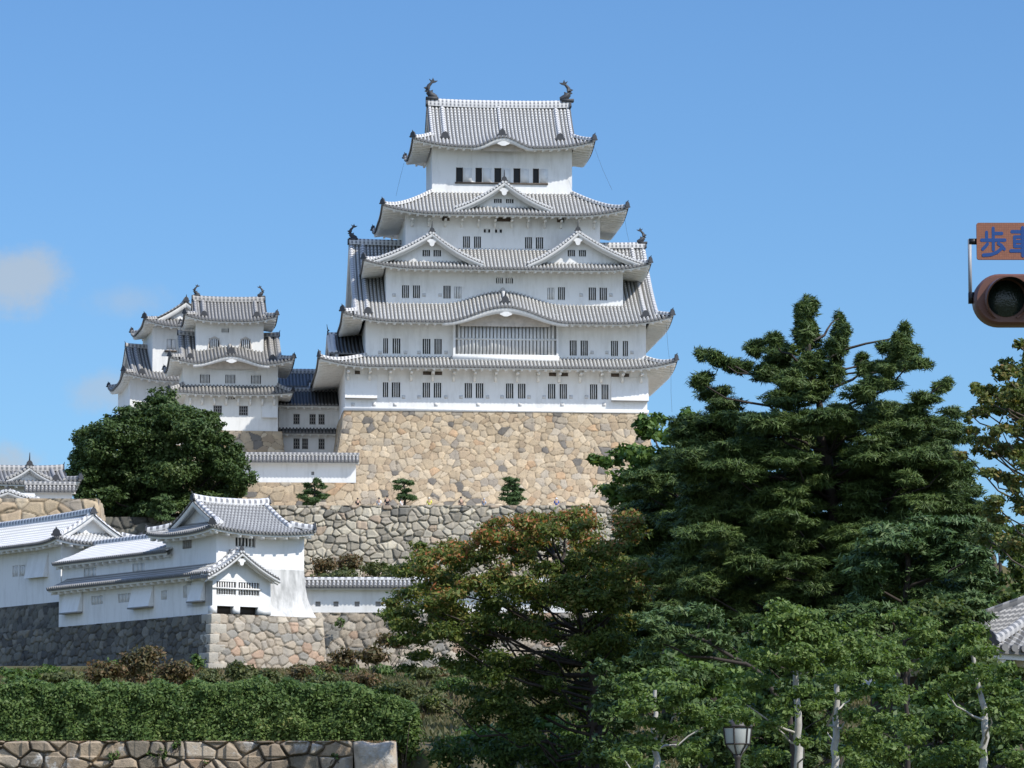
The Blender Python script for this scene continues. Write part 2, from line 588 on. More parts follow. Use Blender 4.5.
def roof_side(tile, eave, A, ax, bx, W, depth, rise, hipL=0.0, hipR=0.0, conc=.28, up=0.0, bump=None, bfade=0.0, s=.38, ov=2.0, vlim=None, caps=True, dv=8, fas=.17, rafter=True, soff=.12, vmaxf=None, Lc=None):
    A = np.array(A, float)
    ax = np.array(ax, float)
    bx = np.array(bx, float)
    Lc = Lc or min(W / 2.1, 6.0)

    def corner(x):
        c = np.zeros_like(x)
        if hipL > 0:
            c = c + up * np.clip(1 - x / Lc, 0, 1) ** 2.2
        if hipR > 0:
            c = c + up * np.clip(1 - (W - x) / Lc, 0, 1) ** 2.2
        return c

    def S(x, v):
        x = np.asarray(x, float)
        v = np.asarray(v, float)
        t = v / depth
        z = rise * ((1 - conc) * t + conc * t * t) + corner(x) * np.clip(1 - t, 0, 1) ** 2
        if bump is not None:
            z = z + bump(x) * np.clip(1 - bfade * t, 0, 1) ** 1.5
        return A + x[..., None] * ax + v[..., None] * bx + z[..., None] * np.array([0, 0, 1.0])

    def vm(x):
        m = np.full_like(x, depth if vlim is None else vlim)
        if vmaxf is not None:
            return vmaxf(x)
        if hipL > 0:
            m = np.minimum(m, x / hipL)
        if hipR > 0:
            m = np.minimum(m, (W - x) / hipR)
        return np.maximum(m, 0.0)

    n = max(2, int(round(W / s)))
    sp = W / n
    r = sp * .30
    offs = np.array([-1, -.62, 0, .62, 1]) * r
    hts = np.array([0, .80, 1.0, .80, 0]) * r * 1.35
    xs = ((np.arange(n) + .5) * sp)[:, None] + offs[None]
    hs = np.broadcast_to(hts, xs.shape).copy()
    xs = np.concatenate([[0.0], xs.ravel(), [W]])
    hs = np.concatenate([[0.0], hs.ravel(), [0.0]])
    m = vm(xs)
    tv = np.linspace(0, 1, dv + 1)
    X = np.repeat(xs[:, None], dv + 1, 1)
    Vv = m[:, None] * tv[None]
    G = S(X, Vv)
    G[..., 2] += hs[:, None]
    G[..., :] -= (bx * 0.0)
    uv = np.stack([X / sp, Vv / .36], -1)
    jump = np.abs(np.diff(m)) > max(0.6, sp * 2.0)
    keep = np.repeat(~jump[:, None], dv, 1)
    tile.grid(G, 0, uv, keep=keep)
    # edge course and round end tiles
    E = S(xs, np.zeros_like(xs))
    E[:, 2] += hs
    E2 = S(xs, np.zeros_like(xs)) - np.array([0, 0, .11])
    tile.grid(np.stack([E, E2], 1), 1)
    if caps:
        xc = (np.arange(n) + .5) * sp
        c = S(xc, np.zeros_like(xc)) + np.array([0, 0, r * .42])
        k = 8
        an = np.arange(k) * 2 * math.pi / k
        ring = (np.cos(an)[:, None] * ax + np.sin(an)[:, None] * np.array([0, 0, 1.0])) * r * 1.12
        V0 = c[:, None] + ring[None] - bx * .07
        V1 = c[:, None] + ring[None] + bx * .05
        i = np.arange(n)[:, None] * k + np.arange(k)[None]
        tile.add(V0.reshape(-1, 3), i, 1)
        j = np.arange(k)
        Vb = np.concatenate([V0.reshape(-1, 3), V1.reshape(-1, 3)])
        F = np.stack([i, i[:, (j + 1) % k], i[:, (j + 1) % k] + n * k, i + n * k], -1).reshape(-1, 4)
        tile.add(Vb, F, 1)
    if eave is not None:
        xe = np.linspace(0, W, max(12, int(W / .5)))
        # keep the fascia inside the hips
        ins = .10
        xe = np.clip(xe, hipL * ins, W - hipR * ins)
        a = S(xe, np.full_like(xe, ins)) - np.array([0, 0, .10])
        b_ = a - np.array([0, 0, fas])
        eave.grid(np.stack([a, b_], 1), 0)
        e0 = S(xe, np.full_like(xe, ins))[:, 2] - .10 - fas
        vs = np.minimum(ov, np.where(hipL > 0, xe / max(hipL, 1e-6), 99))
        vs = np.minimum(vs, np.where(hipR > 0, (W - xe) / max(hipR, 1e-6), 99))
        vs = np.maximum(vs, ins)
        G = np.zeros((len(xe), 3, 3))
        for q, f in enumerate((0, .5, 1)):
            v = ins + (vs - ins) * f
            p = A + xe[:, None] * ax + v[:, None] * bx
            p[:, 2] = e0 + soff * (v - ins)
            G[:, q] = p
        eave.grid(G, 0)
        if rafter:
            nr = max(2, int(W / .80))
            for xr in (np.arange(nr) + .5) * W / nr:
                vmx = ov
                if hipL > 0:
                    vmx = min(vmx, xr / hipL)
                if hipR > 0:
                    vmx = min(vmx, (W - xr) / hipR)
                if vmx < .35:
                    continue
                z0 = float(S(np.array(xr), np.array(ins))[2]) - .10 - fas
                va = ins + .04
                pa = A + xr * ax + va * bx
                pb = A + xr * ax + vmx * bx
                w = ax * .11
                h = np.array([0, 0, -.20])
                pa[2] = z0 + .02
                pb[2] = z0 + soff * (vmx - ins) + .02
                Vb = [pa - w, pa + w, pb + w, pb - w, pa - w + h, pa + w + h, pb + w + h, pb - w + h]
                eave.add(Vb, [(0, 1, 5, 4), (1, 2, 6, 5), (3, 0, 4, 7), (4, 5, 6, 7)], 0)
    return S


def ornament(b, name, parent, pos, size=.6, facing=(0, -1), spike=.8, T=(0, 0, 0, 0)):
    """demon-face end tile: shouldered shield with a horn"""
    mb = MB(T)
    f = np.array([facing[0], facing[1], 0.0])
    f /= np.linalg.norm(f)
    sdv = np.array([-f[1], f[0], 0.0])
    out = [(-.62, 0), (-.72, .16), (-.5, .34), (-.46, .62), (-.26, .88), (0, .98), (.26, .88), (.46, .62), (.5, .34), (.72, .16), (.62, 0)]
    pts = [np.array(pos) + sdv * a * size + np.array([0, 0, c * size]) - f * .12 * size for a, c in out]
    mb.extrude(pts, f * .26 * size)
    if spike:
        p0 = np.array(pos) + np.array([0, 0, .85 * size]) - f * .3 * size
        mb.tube([p0, p0 + f * .35 * size + np.array([0, 0, .28 * spike * size]), p0 + f * .5 * size + np.array([0, 0, spike * size])], [.13 * size, .11 * size, .05 * size], n=6)
    return mb.build(name, M['ornament'], parent)


def shachi(parent, pos, size, inward, T=(0, 0, 0, 0)):
    """fish finial, tail up and curling inward along the ridge; inward is +1 or -1 along local x"""
    mb = MB(T)
    s = size
    pth = [(.36, .10), (.20, .12), (.02, .20), (-.12, .36), (-.17, .55), (-.11, .74), (.02, .88), (.12, .98)]
    rad = [.10, .17, .19, .17, .135, .10, .075, .05]
    pts = [np.array(pos) + np.array([inward * a * s, 0, c * s]) for a, c in pth]
    mb.tube(pts, [r * s for r in rad], n=8)

    def fin(poly, th=.05):
        q = [np.array(pos) + np.array([inward * a * s, -th * s, c * s]) for a, c in poly]
        mb.extrude(q, (0, 2 * th * s, 0))
    fin([(.06, .86), (-.10, 1.12), (.06, 1.04), (.12, 1.2), (.2, 1.02), (.40, 1.02), (.26, .92)])
    fin([(-.1, .28), (-.36, .42), (-.26, .5), (-.4, .62), (-.24, .68), (-.14, .7)])
    fin([(.1, .3), (.12, .5), (-.02, .45)])
    mb.box(np.array(pos) + np.array([-.28 * s, -.2 * s, -.08 * s]), np.array(pos) + np.array([.42 * s, .2 * s, .08 * s]))
    return mb.build('fish_finial', M['ornament'], parent)


def hip(b, roof, S, pts_xv, w=.34, h=.34, mat=None, orn=True, osz=.55, T=(0, 0, 0, 0), spike=.35):
    x = np.array([p[0] for p in pts_xv], float)
    v = np.array([p[1] for p in pts_xv], float)
    p = S(x, v) + np.array([0, 0, .05])
    mb = MB(T)
    mb.sweep(p, w, h)
    mb.build('hip_ridge', mat or M['ridge'], roof)
    if orn:
        d = p[0] - p[2]
        ornament(b, 'ridge_ornament', roof, p[0] + np.array([0, 0, .02]), osz, (d[0], d[1]), spike, T)


def skirt(root, X0, X1, Y0, Y1, dF, dR, dB, dL, z, rise, up=.7, ov=(1.9, 1.9, 1.9, 1.9), bump=None, bfade=0.0, tile='tile', s=.38, T=(0, 0, 0, 0), conc=.2, osz=.6, orn_back=True, dark='tile_cap', ridge='ridge', hipw=.36):
    tm, em = MB(T), MB(T)
    W, D = X1 - X0, Y1 - Y0
    kw = dict(rise=rise, conc=conc, up=up, s=s)
    Lc = min(W, D) / 2.1
    Lc = min(Lc, 6)
    SF = roof_side(tm, em, (X0, Y0, z), (1, 0, 0), (0, 1, 0), W, dF, hipL=dL / dF, hipR=dR / dF, bump=bump, bfade=bfade, ov=ov[0], Lc=Lc, **kw)
    SR = roof_side(tm, em, (X1, Y0, z), (0, 1, 0), (-1, 0, 0), D, dR, hipL=dF / dR, hipR=dB / dR, ov=ov[1], Lc=Lc, **kw)
    SB = roof_side(tm, em, (X1, Y1, z), (-1, 0, 0), (0, -1, 0), W, dB, hipL=dR / dB, hipR=dL / dB, ov=ov[2], Lc=Lc, **kw)
    SL = roof_side(tm, em, (X0, Y1, z), (0, -1, 0), (1, 0, 0), D, dL, hipL=dB / dL, hipR=dF / dL, ov=ov[3], Lc=Lc, **kw)
    roof = tm.build('roof', [M[tile], M[dark]], root)
    em.build('eave', M['eave'], roof)
    for S_, hl, d_ in ((SF, dL / dF, dF), (SR, dF / dR, dR), (SB, dR / dB, dB), (SL, dB / dL, dL)):
        vv = np.linspace(0.05, d_, 9)
        hip(None, roof, S_, [(v * hl, v) for v in vv], hipw, hipw, M[ridge], True, osz, T)
    return roof, SF


def irimoya(root, X0, X1, Y0, Y1, z, rise, dh, up=.7, ov=2.0, bump=None, bfade=0.0, tile='tile', s=.38, T=(0, 0, 0, 0), conc=.28, rh=.9, rw=.55, fish=0.0, osz=.6, desc=True, ridge='ridge', gdeep=.45, vR=0.0, center_ridge=None, barge=.45, end_orn=True, desc_in=.9):
    """hip-and-gable roof, ridge along x"""
    tm, em = MB(T), MB(T)
    W, D = X1 - X0, (Y1 - Y0) / 2
    Lc = min(W / 2.1, D * .9, 6)

    def vmf(x):
        return np.where(x < dh - .25, x, np.where(x > W - dh + .25, W - x, D))
    kw = dict(rise=rise, conc=conc, up=up, s=s, Lc=Lc, ov=ov)
    SF = roof_side(tm, em, (X0, Y0, z), (1, 0, 0), (0, 1, 0), W, D, hipL=1, hipR=1, bump=bump, bfade=bfade, vmaxf=vmf, dv=12, **kw)
    SB = roof_side(tm, em, (X1, Y1, z), (-1, 0, 0), (0, -1, 0), W, D, hipL=1, hipR=1, vmaxf=vmf, dv=12, **kw)
    SR = roof_side(tm, em, (X1, Y0, z), (0, 1, 0), (-1, 0, 0), 2 * D, D, hipL=1, hipR=1, vlim=dh + gdeep, **kw)
    SL = roof_side(tm, em, (X0, Y1, z), (0, -1, 0), (1, 0, 0), 2 * D, D, hipL=1, hipR=1, vlim=dh + gdeep, **kw)
    roof = tm.build('roof', [M[tile], M['tile_cap']], root)
    em.build('eave', M['eave'], roof)
    for S_ in (SF, SR, SB, SL):
        vv = np.linspace(0.05, dh, 7)
        hip(None, roof, S_, [(v, v) for v in vv], .34, .34, M[ridge], True, osz, T)
    # gables at both ends
    vs = np.linspace(max(dh - .2, .05), D, 14)
    for sgn, xg in ((-1, X0 + dh), (1, X1 - dh)):
        xl = dh if sgn < 0 else W - dh
        fr_ = SF(np.full_like(vs, xl), vs)
        bk = fr_.copy()
        bk[:, 1] = (Y0 + Y1) - bk[:, 1]
        arch = np.concatenate([fr_, bk[::-1][1:]])
        xw = xg - sgn * gdeep
        w = MB(T)
        q = arch.copy()
        q[:, 0] = xw
        q[:, 2] -= .12
        w.add(q, np.arange(len(q))[None])
        w.build('gable_wall', M['plaster'], roof)
        bb = MB(T)
        for part in (fr_, bk):
            o_ = part.copy()
            o_[:, 0] = xg + sgn * .13
            i_ = part.copy()
            i_[:, 0] = xg - sgn * .02
            dz = np.array([0, 0, 1.0])
            Gq = np.stack([o_ - dz * .04, o_ - dz * (.04 + barge), i_ - dz * (.04 + barge), i_ - dz * .04], 1)
            bb.grid(np.concatenate([Gq, Gq[:, :1]], 1))
            u_ = part.copy()
            u_[:, 0] = xw
            bb.grid(np.stack([i_ - dz * .1, u_ - dz * .1], 1))
        bb.build('bargeboard', M['eave'], roof)
        for S_ in (SF, SB):
            xx = xl if S_ is SF else W - xl
            xr = xx + (.12 if xx < W / 2 else -.12)
            hip(None, roof, S_, [(xr, v) for v in np.linspace(D - .05, max(dh - .2, .05), 10)][::-1], .3, .22, M[ridge], False, osz, T)
            if desc:
                xd = xx + (desc_in if xx < W / 2 else -desc_in)
                hip(None, roof, S_, [(xd, v) for v in np.linspace(max(dh * .75, .3), D - .05, 10)], .32, .32, M[ridge], True, osz * 1.15, T, 0)
    if center_ridge is not None:
        hip(None, roof, SF, [(center_ridge[0], v) for v in np.linspace(center_ridge[1], D - .05, 10)], .32, .32, M[ridge], True, osz * 1.2, T, .2)
    # main ridge
    ym = (Y0 + Y1) / 2
    zr = z + rise - .1
    mb = MB(T)
    xs = np.linspace(X0 + dh - .1, X1 - dh + .1, 15)
    L = xs[-1] - xs[0]
    pts = np.stack([xs, np.full_like(xs, ym), zr + .16 * (np.abs(xs - xs.mean()) / (L / 2)) ** 3], 1)
    mb.sweep(pts, rw, rh)
    mb.build('main_ridge', M[ridge], roof)
    if end_orn:
        for p, d in ((pts[0], -1), (pts[-1], 1)):
            ornament(None, 'ridge_ornament', roof, p + np.array([d * .05, 0, .0]), rh * .95, (d, 0), 0 if fish else .6, T)
    if fish:
        shachi(roof, pts[0] + np.array([.35, 0, rh - .08]), fish, 1, T)
        shachi(roof, pts[-1] + np.array([-.35, 0, rh - .08]), fish, -1, T)
    return roof, SF


def gable(root, cx, hwL, hwR, zf, zp, y0, y1, T=(0, 0, 0, 0), tile='tile', ridge='ridge', inset=.9, conc=.42, barge=.5, s=.38, osz=.75, wz=None, win=(), pend=True, name='gable', vh=.2, wall='plaster', extend=0.0, capr=.13, rsz=.34):
    """dormer gable facing -y with curved slopes; ridge runs back to y1"""
    tm = MB(T)
    rise = zp - zf
    for hw, sg in ((hwL, -1), (hwR, 1)):
        if sg < 0:
            roof_side(tm, None, (cx - hw, y1, zf), (0, -1, 0), (1, 0, 0), y1 - y0, hw, rise, conc=conc, s=s, caps=False, dv=12)
        else:
            roof_side(tm, None, (cx + hw, y0, zf), (0, 1, 0), (-1, 0, 0), y1 - y0, hw, rise, conc=conc, s=s, caps=False, dv=12)
    t = np.linspace(0, 1, 22)

    def curve(hw, sg, tt):
        return np.stack([cx + sg * hw * (1 - tt), np.zeros_like(tt), zf + rise * ((1 - conc) * tt + conc * tt * tt)], 1)
    # verge tiles: short round tiles lying across the edge
    for hw, sg in ((hwL, -1), (hwR, 1)):
        n = int(math.hypot(hw, rise) / (s * .85))
        c = curve(hw, sg, (np.arange(n) + .5) / n)
        for p in c:
            tm.tube([(p[0], y0 - .10, p[2] + .06), (p[0], y0 + .55, p[2] + .06)], capr, 2, 6)
        q = curve(hw, sg, t)
        a = q + np.array([0, y0 - .04, .06])
        b_ = q + np.array([0, y0 - .04, -.12])
        tm.grid(np.stack([a, b_], 1), 1)
        q2 = q.copy()
        q2[:, 1] = y0 + .62
        q2[:, 2] += .08
        tm.sweep(q2, .26, .22, 2)
    rr = np.linspace(y0 + .1, y1, 8)
    tm.sweep(np.stack([np.full_like(rr, cx), rr, np.full_like(rr, zp - .02)], 1), rsz, rsz, 2)
    g = tm.build(name, [M[tile], M['tile_cap'], M[ridge]], root)
    em = MB(T)
    for hw, sg in ((hwL, -1), (hwR, 1)):
        q = curve(hw, sg, t)
        for (ya, yb, za, zb) in ((y0 - .07, y0 + .14, .13, .13 + barge * .62), (y0 + .18, y0 + .3, .3, .16 + barge * .95)):
            prof = [(ya, -za), (ya, -zb), (yb, -zb), (yb, -za), (ya, -za)]
            G = np.stack([q + np.array([0, yy, zz]) for yy, zz in prof], 1)
            em.grid(G)
        em.grid(np.stack([q + np.array([0, y0 + .05, -.13]), q + np.array([0, y0 + inset, -.13])], 1))
    em.build('bargeboard', M['bar'], g)
    w = MB(T)
    L = curve(hwL, -1, t)
    Rr = curve(hwR, 1, t)[::-1][1:]
    arch = np.concatenate([L, Rr])
    arch[:, 1] = y0 + inset
    arch[:, 2] -= .1
    # strips so openings can be cut from the triangle
    xs = sorted(set([float(x) for x in arch[:, 0]] + [x for wn_ in win for x in wn_[:2]]))
    az_ = np.interp(xs, arch[:, 0], arch[:, 2])
    zb = zf - .25
    for i in range(len(xs) - 1):
        xm = (xs[i] + xs[i + 1]) / 2
        hole = [wn_ for wn_ in win if wn_[0] < xm < wn_[1]]
        y = y0 + inset
        if hole:
            z0, z1 = hole[0][2], hole[0][3]
            w.quad((xs[i], y, zb), (xs[i + 1], y, zb), (xs[i + 1], y, z0), (xs[i], y, z0))
            w.quad((xs[i], y, z1), (xs[i + 1], y, z1), (xs[i + 1], y, az_[i + 1]), (xs[i], y, az_[i]))
        else:
            w.quad((xs[i], y, zb), (xs[i + 1], y, zb), (xs[i + 1], y, az_[i + 1]), (xs[i], y, az_[i]))
    w.build('gable_wall', M[wall], g)
    for (a, b_, z0, z1) in win:
        window(root, a, b_, z0, z1, y0 + inset, 3, T=T)
    if pend:
        pm = MB(T)
        k = .30 * max(osz, .4) / .6
        pts = []
        for i in range(30):
            a = 2 * math.pi * i / 30 + math.pi / 2
            r_ = k * (1 + .32 * math.cos(3 * (a - math.pi / 2) + math.pi))
            pts.append((cx + r_ * 1.25 * math.cos(a), y0 + .0, zp - barge - .35 * k - .3 + r_ * math.sin(a)))
        pm.extrude(pts, (0, .22, 0))
        pm.build('gable_pendant', M['bar'], g)
    ornament(None, 'ridge_ornament', g, (cx, y0 + .02, zp + .02), osz * .72, (0, -1), 1.35, T)
    return g


# ------------------------------------------------------------------ walls and windows
def window(root, x0, x1, z0, z1, y, n=3, style='bars', depth=.25, T=(0, 0, 0, 0)):
    mb = MB(T)
    e = .004
    if style == 'bars':
        w = (x1 - x0)
        n = 2 if (n == 3 and w < .6) else n
        bw = w / (2 * n + 1) * .74
        for i in range(1, n + 1):
            c = x0 + w * i / (n + 1)
            mb.box((c - bw / 2, y + .05, z0 + e), (c + bw / 2, y + .13, z1 - e))
        mb.box((x0 + e, y + .03, z0 + e), (x1 - e, y + .12, z0 + .07))
        o = mb.build('window', M['bar'], root)
    elif style == 'grey':
        w = (x1 - x0)
        bw = w / (2 * n + 1) * 1.15
        for i in range(1, n + 1):
            c = x0 + w * i / (n + 1)
            mb.box((c - bw / 2, y + .05, z0 + e), (c + bw / 2, y + .13, z1 - e))
        for zz in (z0 + e, z1 - .08):
            mb.box((x0 + e, y + .03, zz), (x1 - e, y + .12, zz + .07))
        o = mb.build('window', M['bar'], root)
    elif style == 'grid':
        for i in range(1, n + 1):
            c = x0 + (x1 - x0) * i / (n + 1)
            mb.box((c - .045, y + .04, z0 + e), (c + .045, y + .1, z1 - e))
        for i in range(1, 3):
            c = z0 + (z1 - z0) * i / 3
            mb.box((x0 + e, y + .05, c - .04), (x1 - e, y + .09, c + .04))
        for (a, b_, c, d) in ((x0 + e, x0 + .07, z0 + e, z1 - e), (x1 - .07, x1 - e, z0 + e, z1 - e), (x0 + .07, x1 - .07, z0 + e, z0 + .08), (x0 + .07, x1 - .07, z1 - .08, z1 - e)):
            mb.box((a, y + .02, c), (b_, y + .1, d))
        o = mb.build('window', M['grille'], root)
    elif style == 'closed':
        for i in range(n + 1):
            a = x0 + (x1 - x0) * i / (n + 1)
            b_ = x0 + (x1 - x0) * (i + 1) / (n + 1)
            mb.box((a + .03, y + .05, z0 + e), (b_ - .02, y + .11, z1 - e))
        o = mb.build('window', M['bar'], root)
    else:   # open, with a sliding shutter
        mb.box((x0 + e, y + .02, z0 + e), (x0 + .07, y + .2, z1 - e))
        mb.box((x1 - .07, y + .02, z0 + e), (x1 - e, y + .2, z1 - e))
        o = mb.build('window', M['wood'], root)
    pm = MB(T)
    pm.quad((x0, y + depth - .01, z0), (x1, y + depth - .01, z0), (x1, y + depth - .01, z1), (x0, y + depth - .01, z1))
    pm.build('pane', M['pane'], o)
    return o


def holed(mb, x0, x1, z0, z1, y, holes, depth=.25, mat=0):
    xs = sorted(set([x0, x1] + [q for h in holes for q in h[:2]]))
    zs = sorted(set([z0, z1] + [q for h in holes for q in h[2:4]]))
    for i in range(len(xs) - 1):
        for j in range(len(zs) - 1):
            xm, zm = (xs[i] + xs[i + 1]) / 2, (zs[j] + zs[j + 1]) / 2
            if any(h[0] < xm < h[1] and h[2] < zm < h[3] for h in holes):
                continue
            mb.quad((xs[i], y, zs[j]), (xs[i + 1], y, zs[j]), (xs[i + 1], y, zs[j + 1]), (xs[i], y, zs[j + 1]), mat)
    for h in holes:
        a, b_, c, d = h[:4]
        yy = y + depth
        mb.quad((a, y, c), (a, yy, c), (a, yy, d), (a, y, d), mat)
        mb.quad((b_, y, c), (b_, y, d), (b_, yy, d), (b_, yy, c), mat)
        mb.quad((a, y, c), (b_, y, c), (b_, yy, c), (a, yy, c), mat)
        mb.quad((a, y, d), (a, yy, d), (b_, yy, d), (b_, y, d), mat)


def storey(root, x0, x1, y0, y1, z0, z1, wins=(), mat='plaster', T=(0, 0, 0, 0), name='wall'):
    """four walls; wins = (x0,x1,z0,z1,n,style) in the front"""
    mb = MB(T)
    holed(mb, x0, x1, z0, z1, y0, wins)
    mb.quad((x1, y0, z0), (x1, y1, z0), (x1, y1, z1), (x1, y0, z1))
    mb.quad((x1, y1, z0), (x0, y1, z0), (x0, y1, z1), (x1, y1, z1))
    mb.quad((x0, y1, z0), (x0, y0, z0), (x0, y0, z1), (x0, y1, z1))
    o = mb.build(name, M[mat], root)
    for (a, b_, c, d, n, st) in wins:
        window(root, a, b_, c, d, y0, n, st, T=T)
    return o


def wpx(fr, y, items, py0, py1, n=3, style='bars', ref=None):
    """windows given by their left and right pixel in the photograph, at depth y"""
    r = ref or 500
    z0 = fr.z(r, py1, y)
    z1 = fr.z(r, py0, y)
    return [(fr.x(a, py0, y), fr.x(b_, py0, y), z0, z1, n, style) for a, b_ in items]


# ------------------------------------------------------------------ stone
def stone_pattern(U, Wv, cw, ch, seed):
    """jittered-grid cells: returns stone id and distance to the joint"""
    r_ = np.random.default_rng(seed)
    nu, nw = int(U.max() / cw) + 6, int(Wv.max() / ch) + 6
    jx = r_.uniform(-.46, .46, (nu, nw))
    jy = r_.uniform(-.42, .42, (nu, nw))
    wt = r_.uniform(.0, .32, (nu, nw))
    gi = np.floor(U / cw).astype(int) + 2
    gj = np.floor(Wv / ch).astype(int) + 2
    d1 = np.full(U.shape, 9.0)
    d2 = np.full(U.shape, 9.0)
    idx = np.zeros(U.shape, int)
    for a in (-2, -1, 0, 1, 2):
        for b_ in (-2, -1, 0, 1, 2):
            i = np.clip(gi + a, 0, nu - 1)
            j = np.clip(gj + b_, 0, nw - 1)
            cx = i - 2 + .5 + jx[i, j] + .5 * (j % 2)
            cy = j - 2 + .5 + jy[i, j]
            dx, dy = U / cw - cx, Wv / ch - cy
            d = (np.abs(dx) ** 2.4 + np.abs(dy) ** 2.4) ** (1 / 2.4) - wt[i, j]
            m = d < d1
            d2 = np.where(m, d1, np.minimum(d2, d))
            idx = np.where(m, i * nw + j, idx)
            d1 = np.where(m, d, d1)
    return idx, d2 - d1, nu * nw


def stone_face(mb, x0, x1, H, bat, T, cw=.95, ch=.75, res=.1, seed=1, palette=(), relief=.12, joint=.10, flip=None, inner=0.0):
    """battered wall face seen from -y: u along x, w up from 0 to H (top at y=0). bat(w)->outward run"""
    old = mb.T
    mb.T = T
    nu = max(2, int((x1 - x0) / res))
    nw = max(2, int(H / res))
    u = np.linspace(0, 1, nu + 1)
    w = np.linspace(0, H, nw + 1)
    U, Wg = np.meshgrid(u, w, indexing='ij')
    B = bat(Wg)
    lo = x0 - (B if flip in ('both', 'L') else 0)
    hi = x1 + (B if flip in ('both', 'R') else 0)
    X = lo + (hi - lo) * U
    su = (X - x0) + 6.0
    idx, e, n = stone_pattern(su, Wg, cw, ch, seed)
    r_ = np.random.default_rng(seed + 5)
    tone = r_.uniform(0, 1, n)
    pal = np.array([p[1] for p in palette])
    prob = np.array([p[0] for p in palette], float)
    prob /= prob.sum()
    pick = r_.choice(len(pal), n, p=prob)
    lum = r_.uniform(.82, 1.15, (n, 1))
    cols = pal[pick] * lum
    tilt = r_.uniform(-1, 1, (n, 2))
    prot = r_.uniform(.35, 1.0, n)
    k = np.clip(e / (joint * 2.2), 0, 1)
    k = k * k * (3 - 2 * k)
    fx = np.modf(su / cw)[0] - .5
    fy = np.modf(Wg / ch)[0] - .5
    hgt = relief * (k * prot[idx] + .35 * k * (tilt[idx, 0] * fx + tilt[idx, 1] * fy))
    edge = np.minimum(np.minimum(U * (x1 - x0), (1 - U) * (x1 - x0)) / .2, 1)
    hgt = hgt * np.clip(edge, 0, 1)
    G = np.stack([X, -B - hgt, Wg], -1)
    C = cols[idx]
    jm = np.clip(e / joint, 0, 1)[..., None]
    C = C * (.30 + .70 * jm)
    mb.grid(G, 0, None, C.reshape(-1, 3))
    mb.T = old


def stone_block_mass(name, label, fr, x0, x1, D, H, bat, palette, cw=.95, ch=.75, res=.1, seed=1, left=True, right=True, relief=.12, group=None, thick=None, topcol=(.3, .27, .22), cat='stone wall', mat='stone', joint=.1):
    """stone platform: top at z=0 of the frame, front at y=0, reaching down H"""
    root = thing(name, label, cat, fr, group=group)
    mb = MB()
    fl = 'both' if left and right else ('L' if left else ('R' if right else None))
    stone_face(mb, x0, x1, H, lambda w: bat(H - w), (0, 0, 0, -H), cw, ch, res, seed, palette, relief, joint, fl)
    b0 = float(bat(np.array(H)))
    f = mb.build('stone_face', M[mat], root)
    if left:
        m2 = MB()
        stone_face(m2, -D, 0, H, lambda w: bat(H - w), (-90, x0, 0, -H), cw, ch, res * 1.3, seed + 11, palette, relief, joint, 'both')
        m2.build('stone_face', M[mat], root)
    if right:
        m2 = MB()
        stone_face(m2, 0, D, H, lambda w: bat(H - w), (90, x1, 0, -H), cw, ch, res * 2, seed + 12, palette, relief, joint, 'both')
        m2.build('stone_face', M[mat], root)
    m3 = MB()
    xl = x0 if not left else x0
    m3.add([(x0 - .05, -.05, 0.0), (x1 + .05, -.05, 0.0), (x1 + .05, D + .05, 0.0), (x0 - .05, D + .05, 0.0)], [0, 1, 2, 3], 0, None, [topcol] * 4)
    m3.build('wall_top', M[mat], root)
    return root


PAL_TAN = [(7, (.475, .38, .262)), (5, (.52, .43, .31)), (3, (.43, .335, .23)), (1.5, (.41, .355, .28)), (.7, (.19, .175, .155)), (.8, (.48, .335, .21)), (1.2, (.31, .27, .22))]
PAL_GREY = [(4, (.385, .345, .275)), (4, (.455, .415, .33)), (1.5, (.28, .255, .205)), (2, (.50, .455, .36)), (.6, (.19, .18, .155)), (1.2, (.42, .335, .25))]
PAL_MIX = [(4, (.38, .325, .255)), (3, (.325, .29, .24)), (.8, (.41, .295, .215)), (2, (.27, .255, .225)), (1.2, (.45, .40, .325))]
PAL_SHADE = [(3, (.165, .16, .135)), (3, (.13, .125, .11)), (1.5, (.21, .20, .17)), (1.2, (.10, .098, .09))]  # darker copies of the wall stone: shade put into the colours
PAL_NEAR = [(3, (.38, .305, .22)), (3, (.31, .255, .19)), (1.5, (.45, .385, .30)), (1.8, (.23, .20, .155)), (1, (.38, .275, .19))]

# ------------------------------------------------------------------ frames of the buildings
TH = 5.0
F_KEEP = Frame(P(497, 412, 400), TH)
F_WEST = Frame(P(232, 430.6, 409), 7.5)
F_INUI = Frame(P(187, 400, 430), 11.5)
F_COR = Frame(P(312, 452, 413), TH)
AL = 36.0
F_TUR = Frame(P(212.3, 613.5, 245), AL)


# ------------------------------------------------------------------ terrain
def terrain_z(x, y):
    z = np.interp(y, [-50, 85, 111, 240, 251, 256, 366, 370.45, 371.2, 470, 700, 1500], [0, 0, 4.45, 12.3, 12.6, 16.0, 24.5, 25.2, 32.6, 32.6, 6, 0])
    lowr = np.interp(y, [-50, 80, 122, 240], [0, 0, 4.6, 12.9])
    k = np.clip((x + 2.0) / 3.0, 0, 1)
    z = np.where(y < 240, np.minimum(z * (1 - k) + lowr * k, z + 9), z)
    z = np.where((y < 110.6) & (x < -2), 0.0, z)
    # hill falls away on both flanks
    fl = np.clip((x - 34) / 60, 0, 1) + np.clip((-x - 95) / 80, 0, 1)
    z = z * (1 - .75 * np.clip(fl, 0, 1) * np.clip((y - 255) / 60, 0, 1))
    z = np.where((x < -23) & (y > 248) & (y < 275), 13.0, z)
    return z


def ax_lines(parts):
    return np.array(sorted(set(np.round(np.concatenate(parts), 4))))


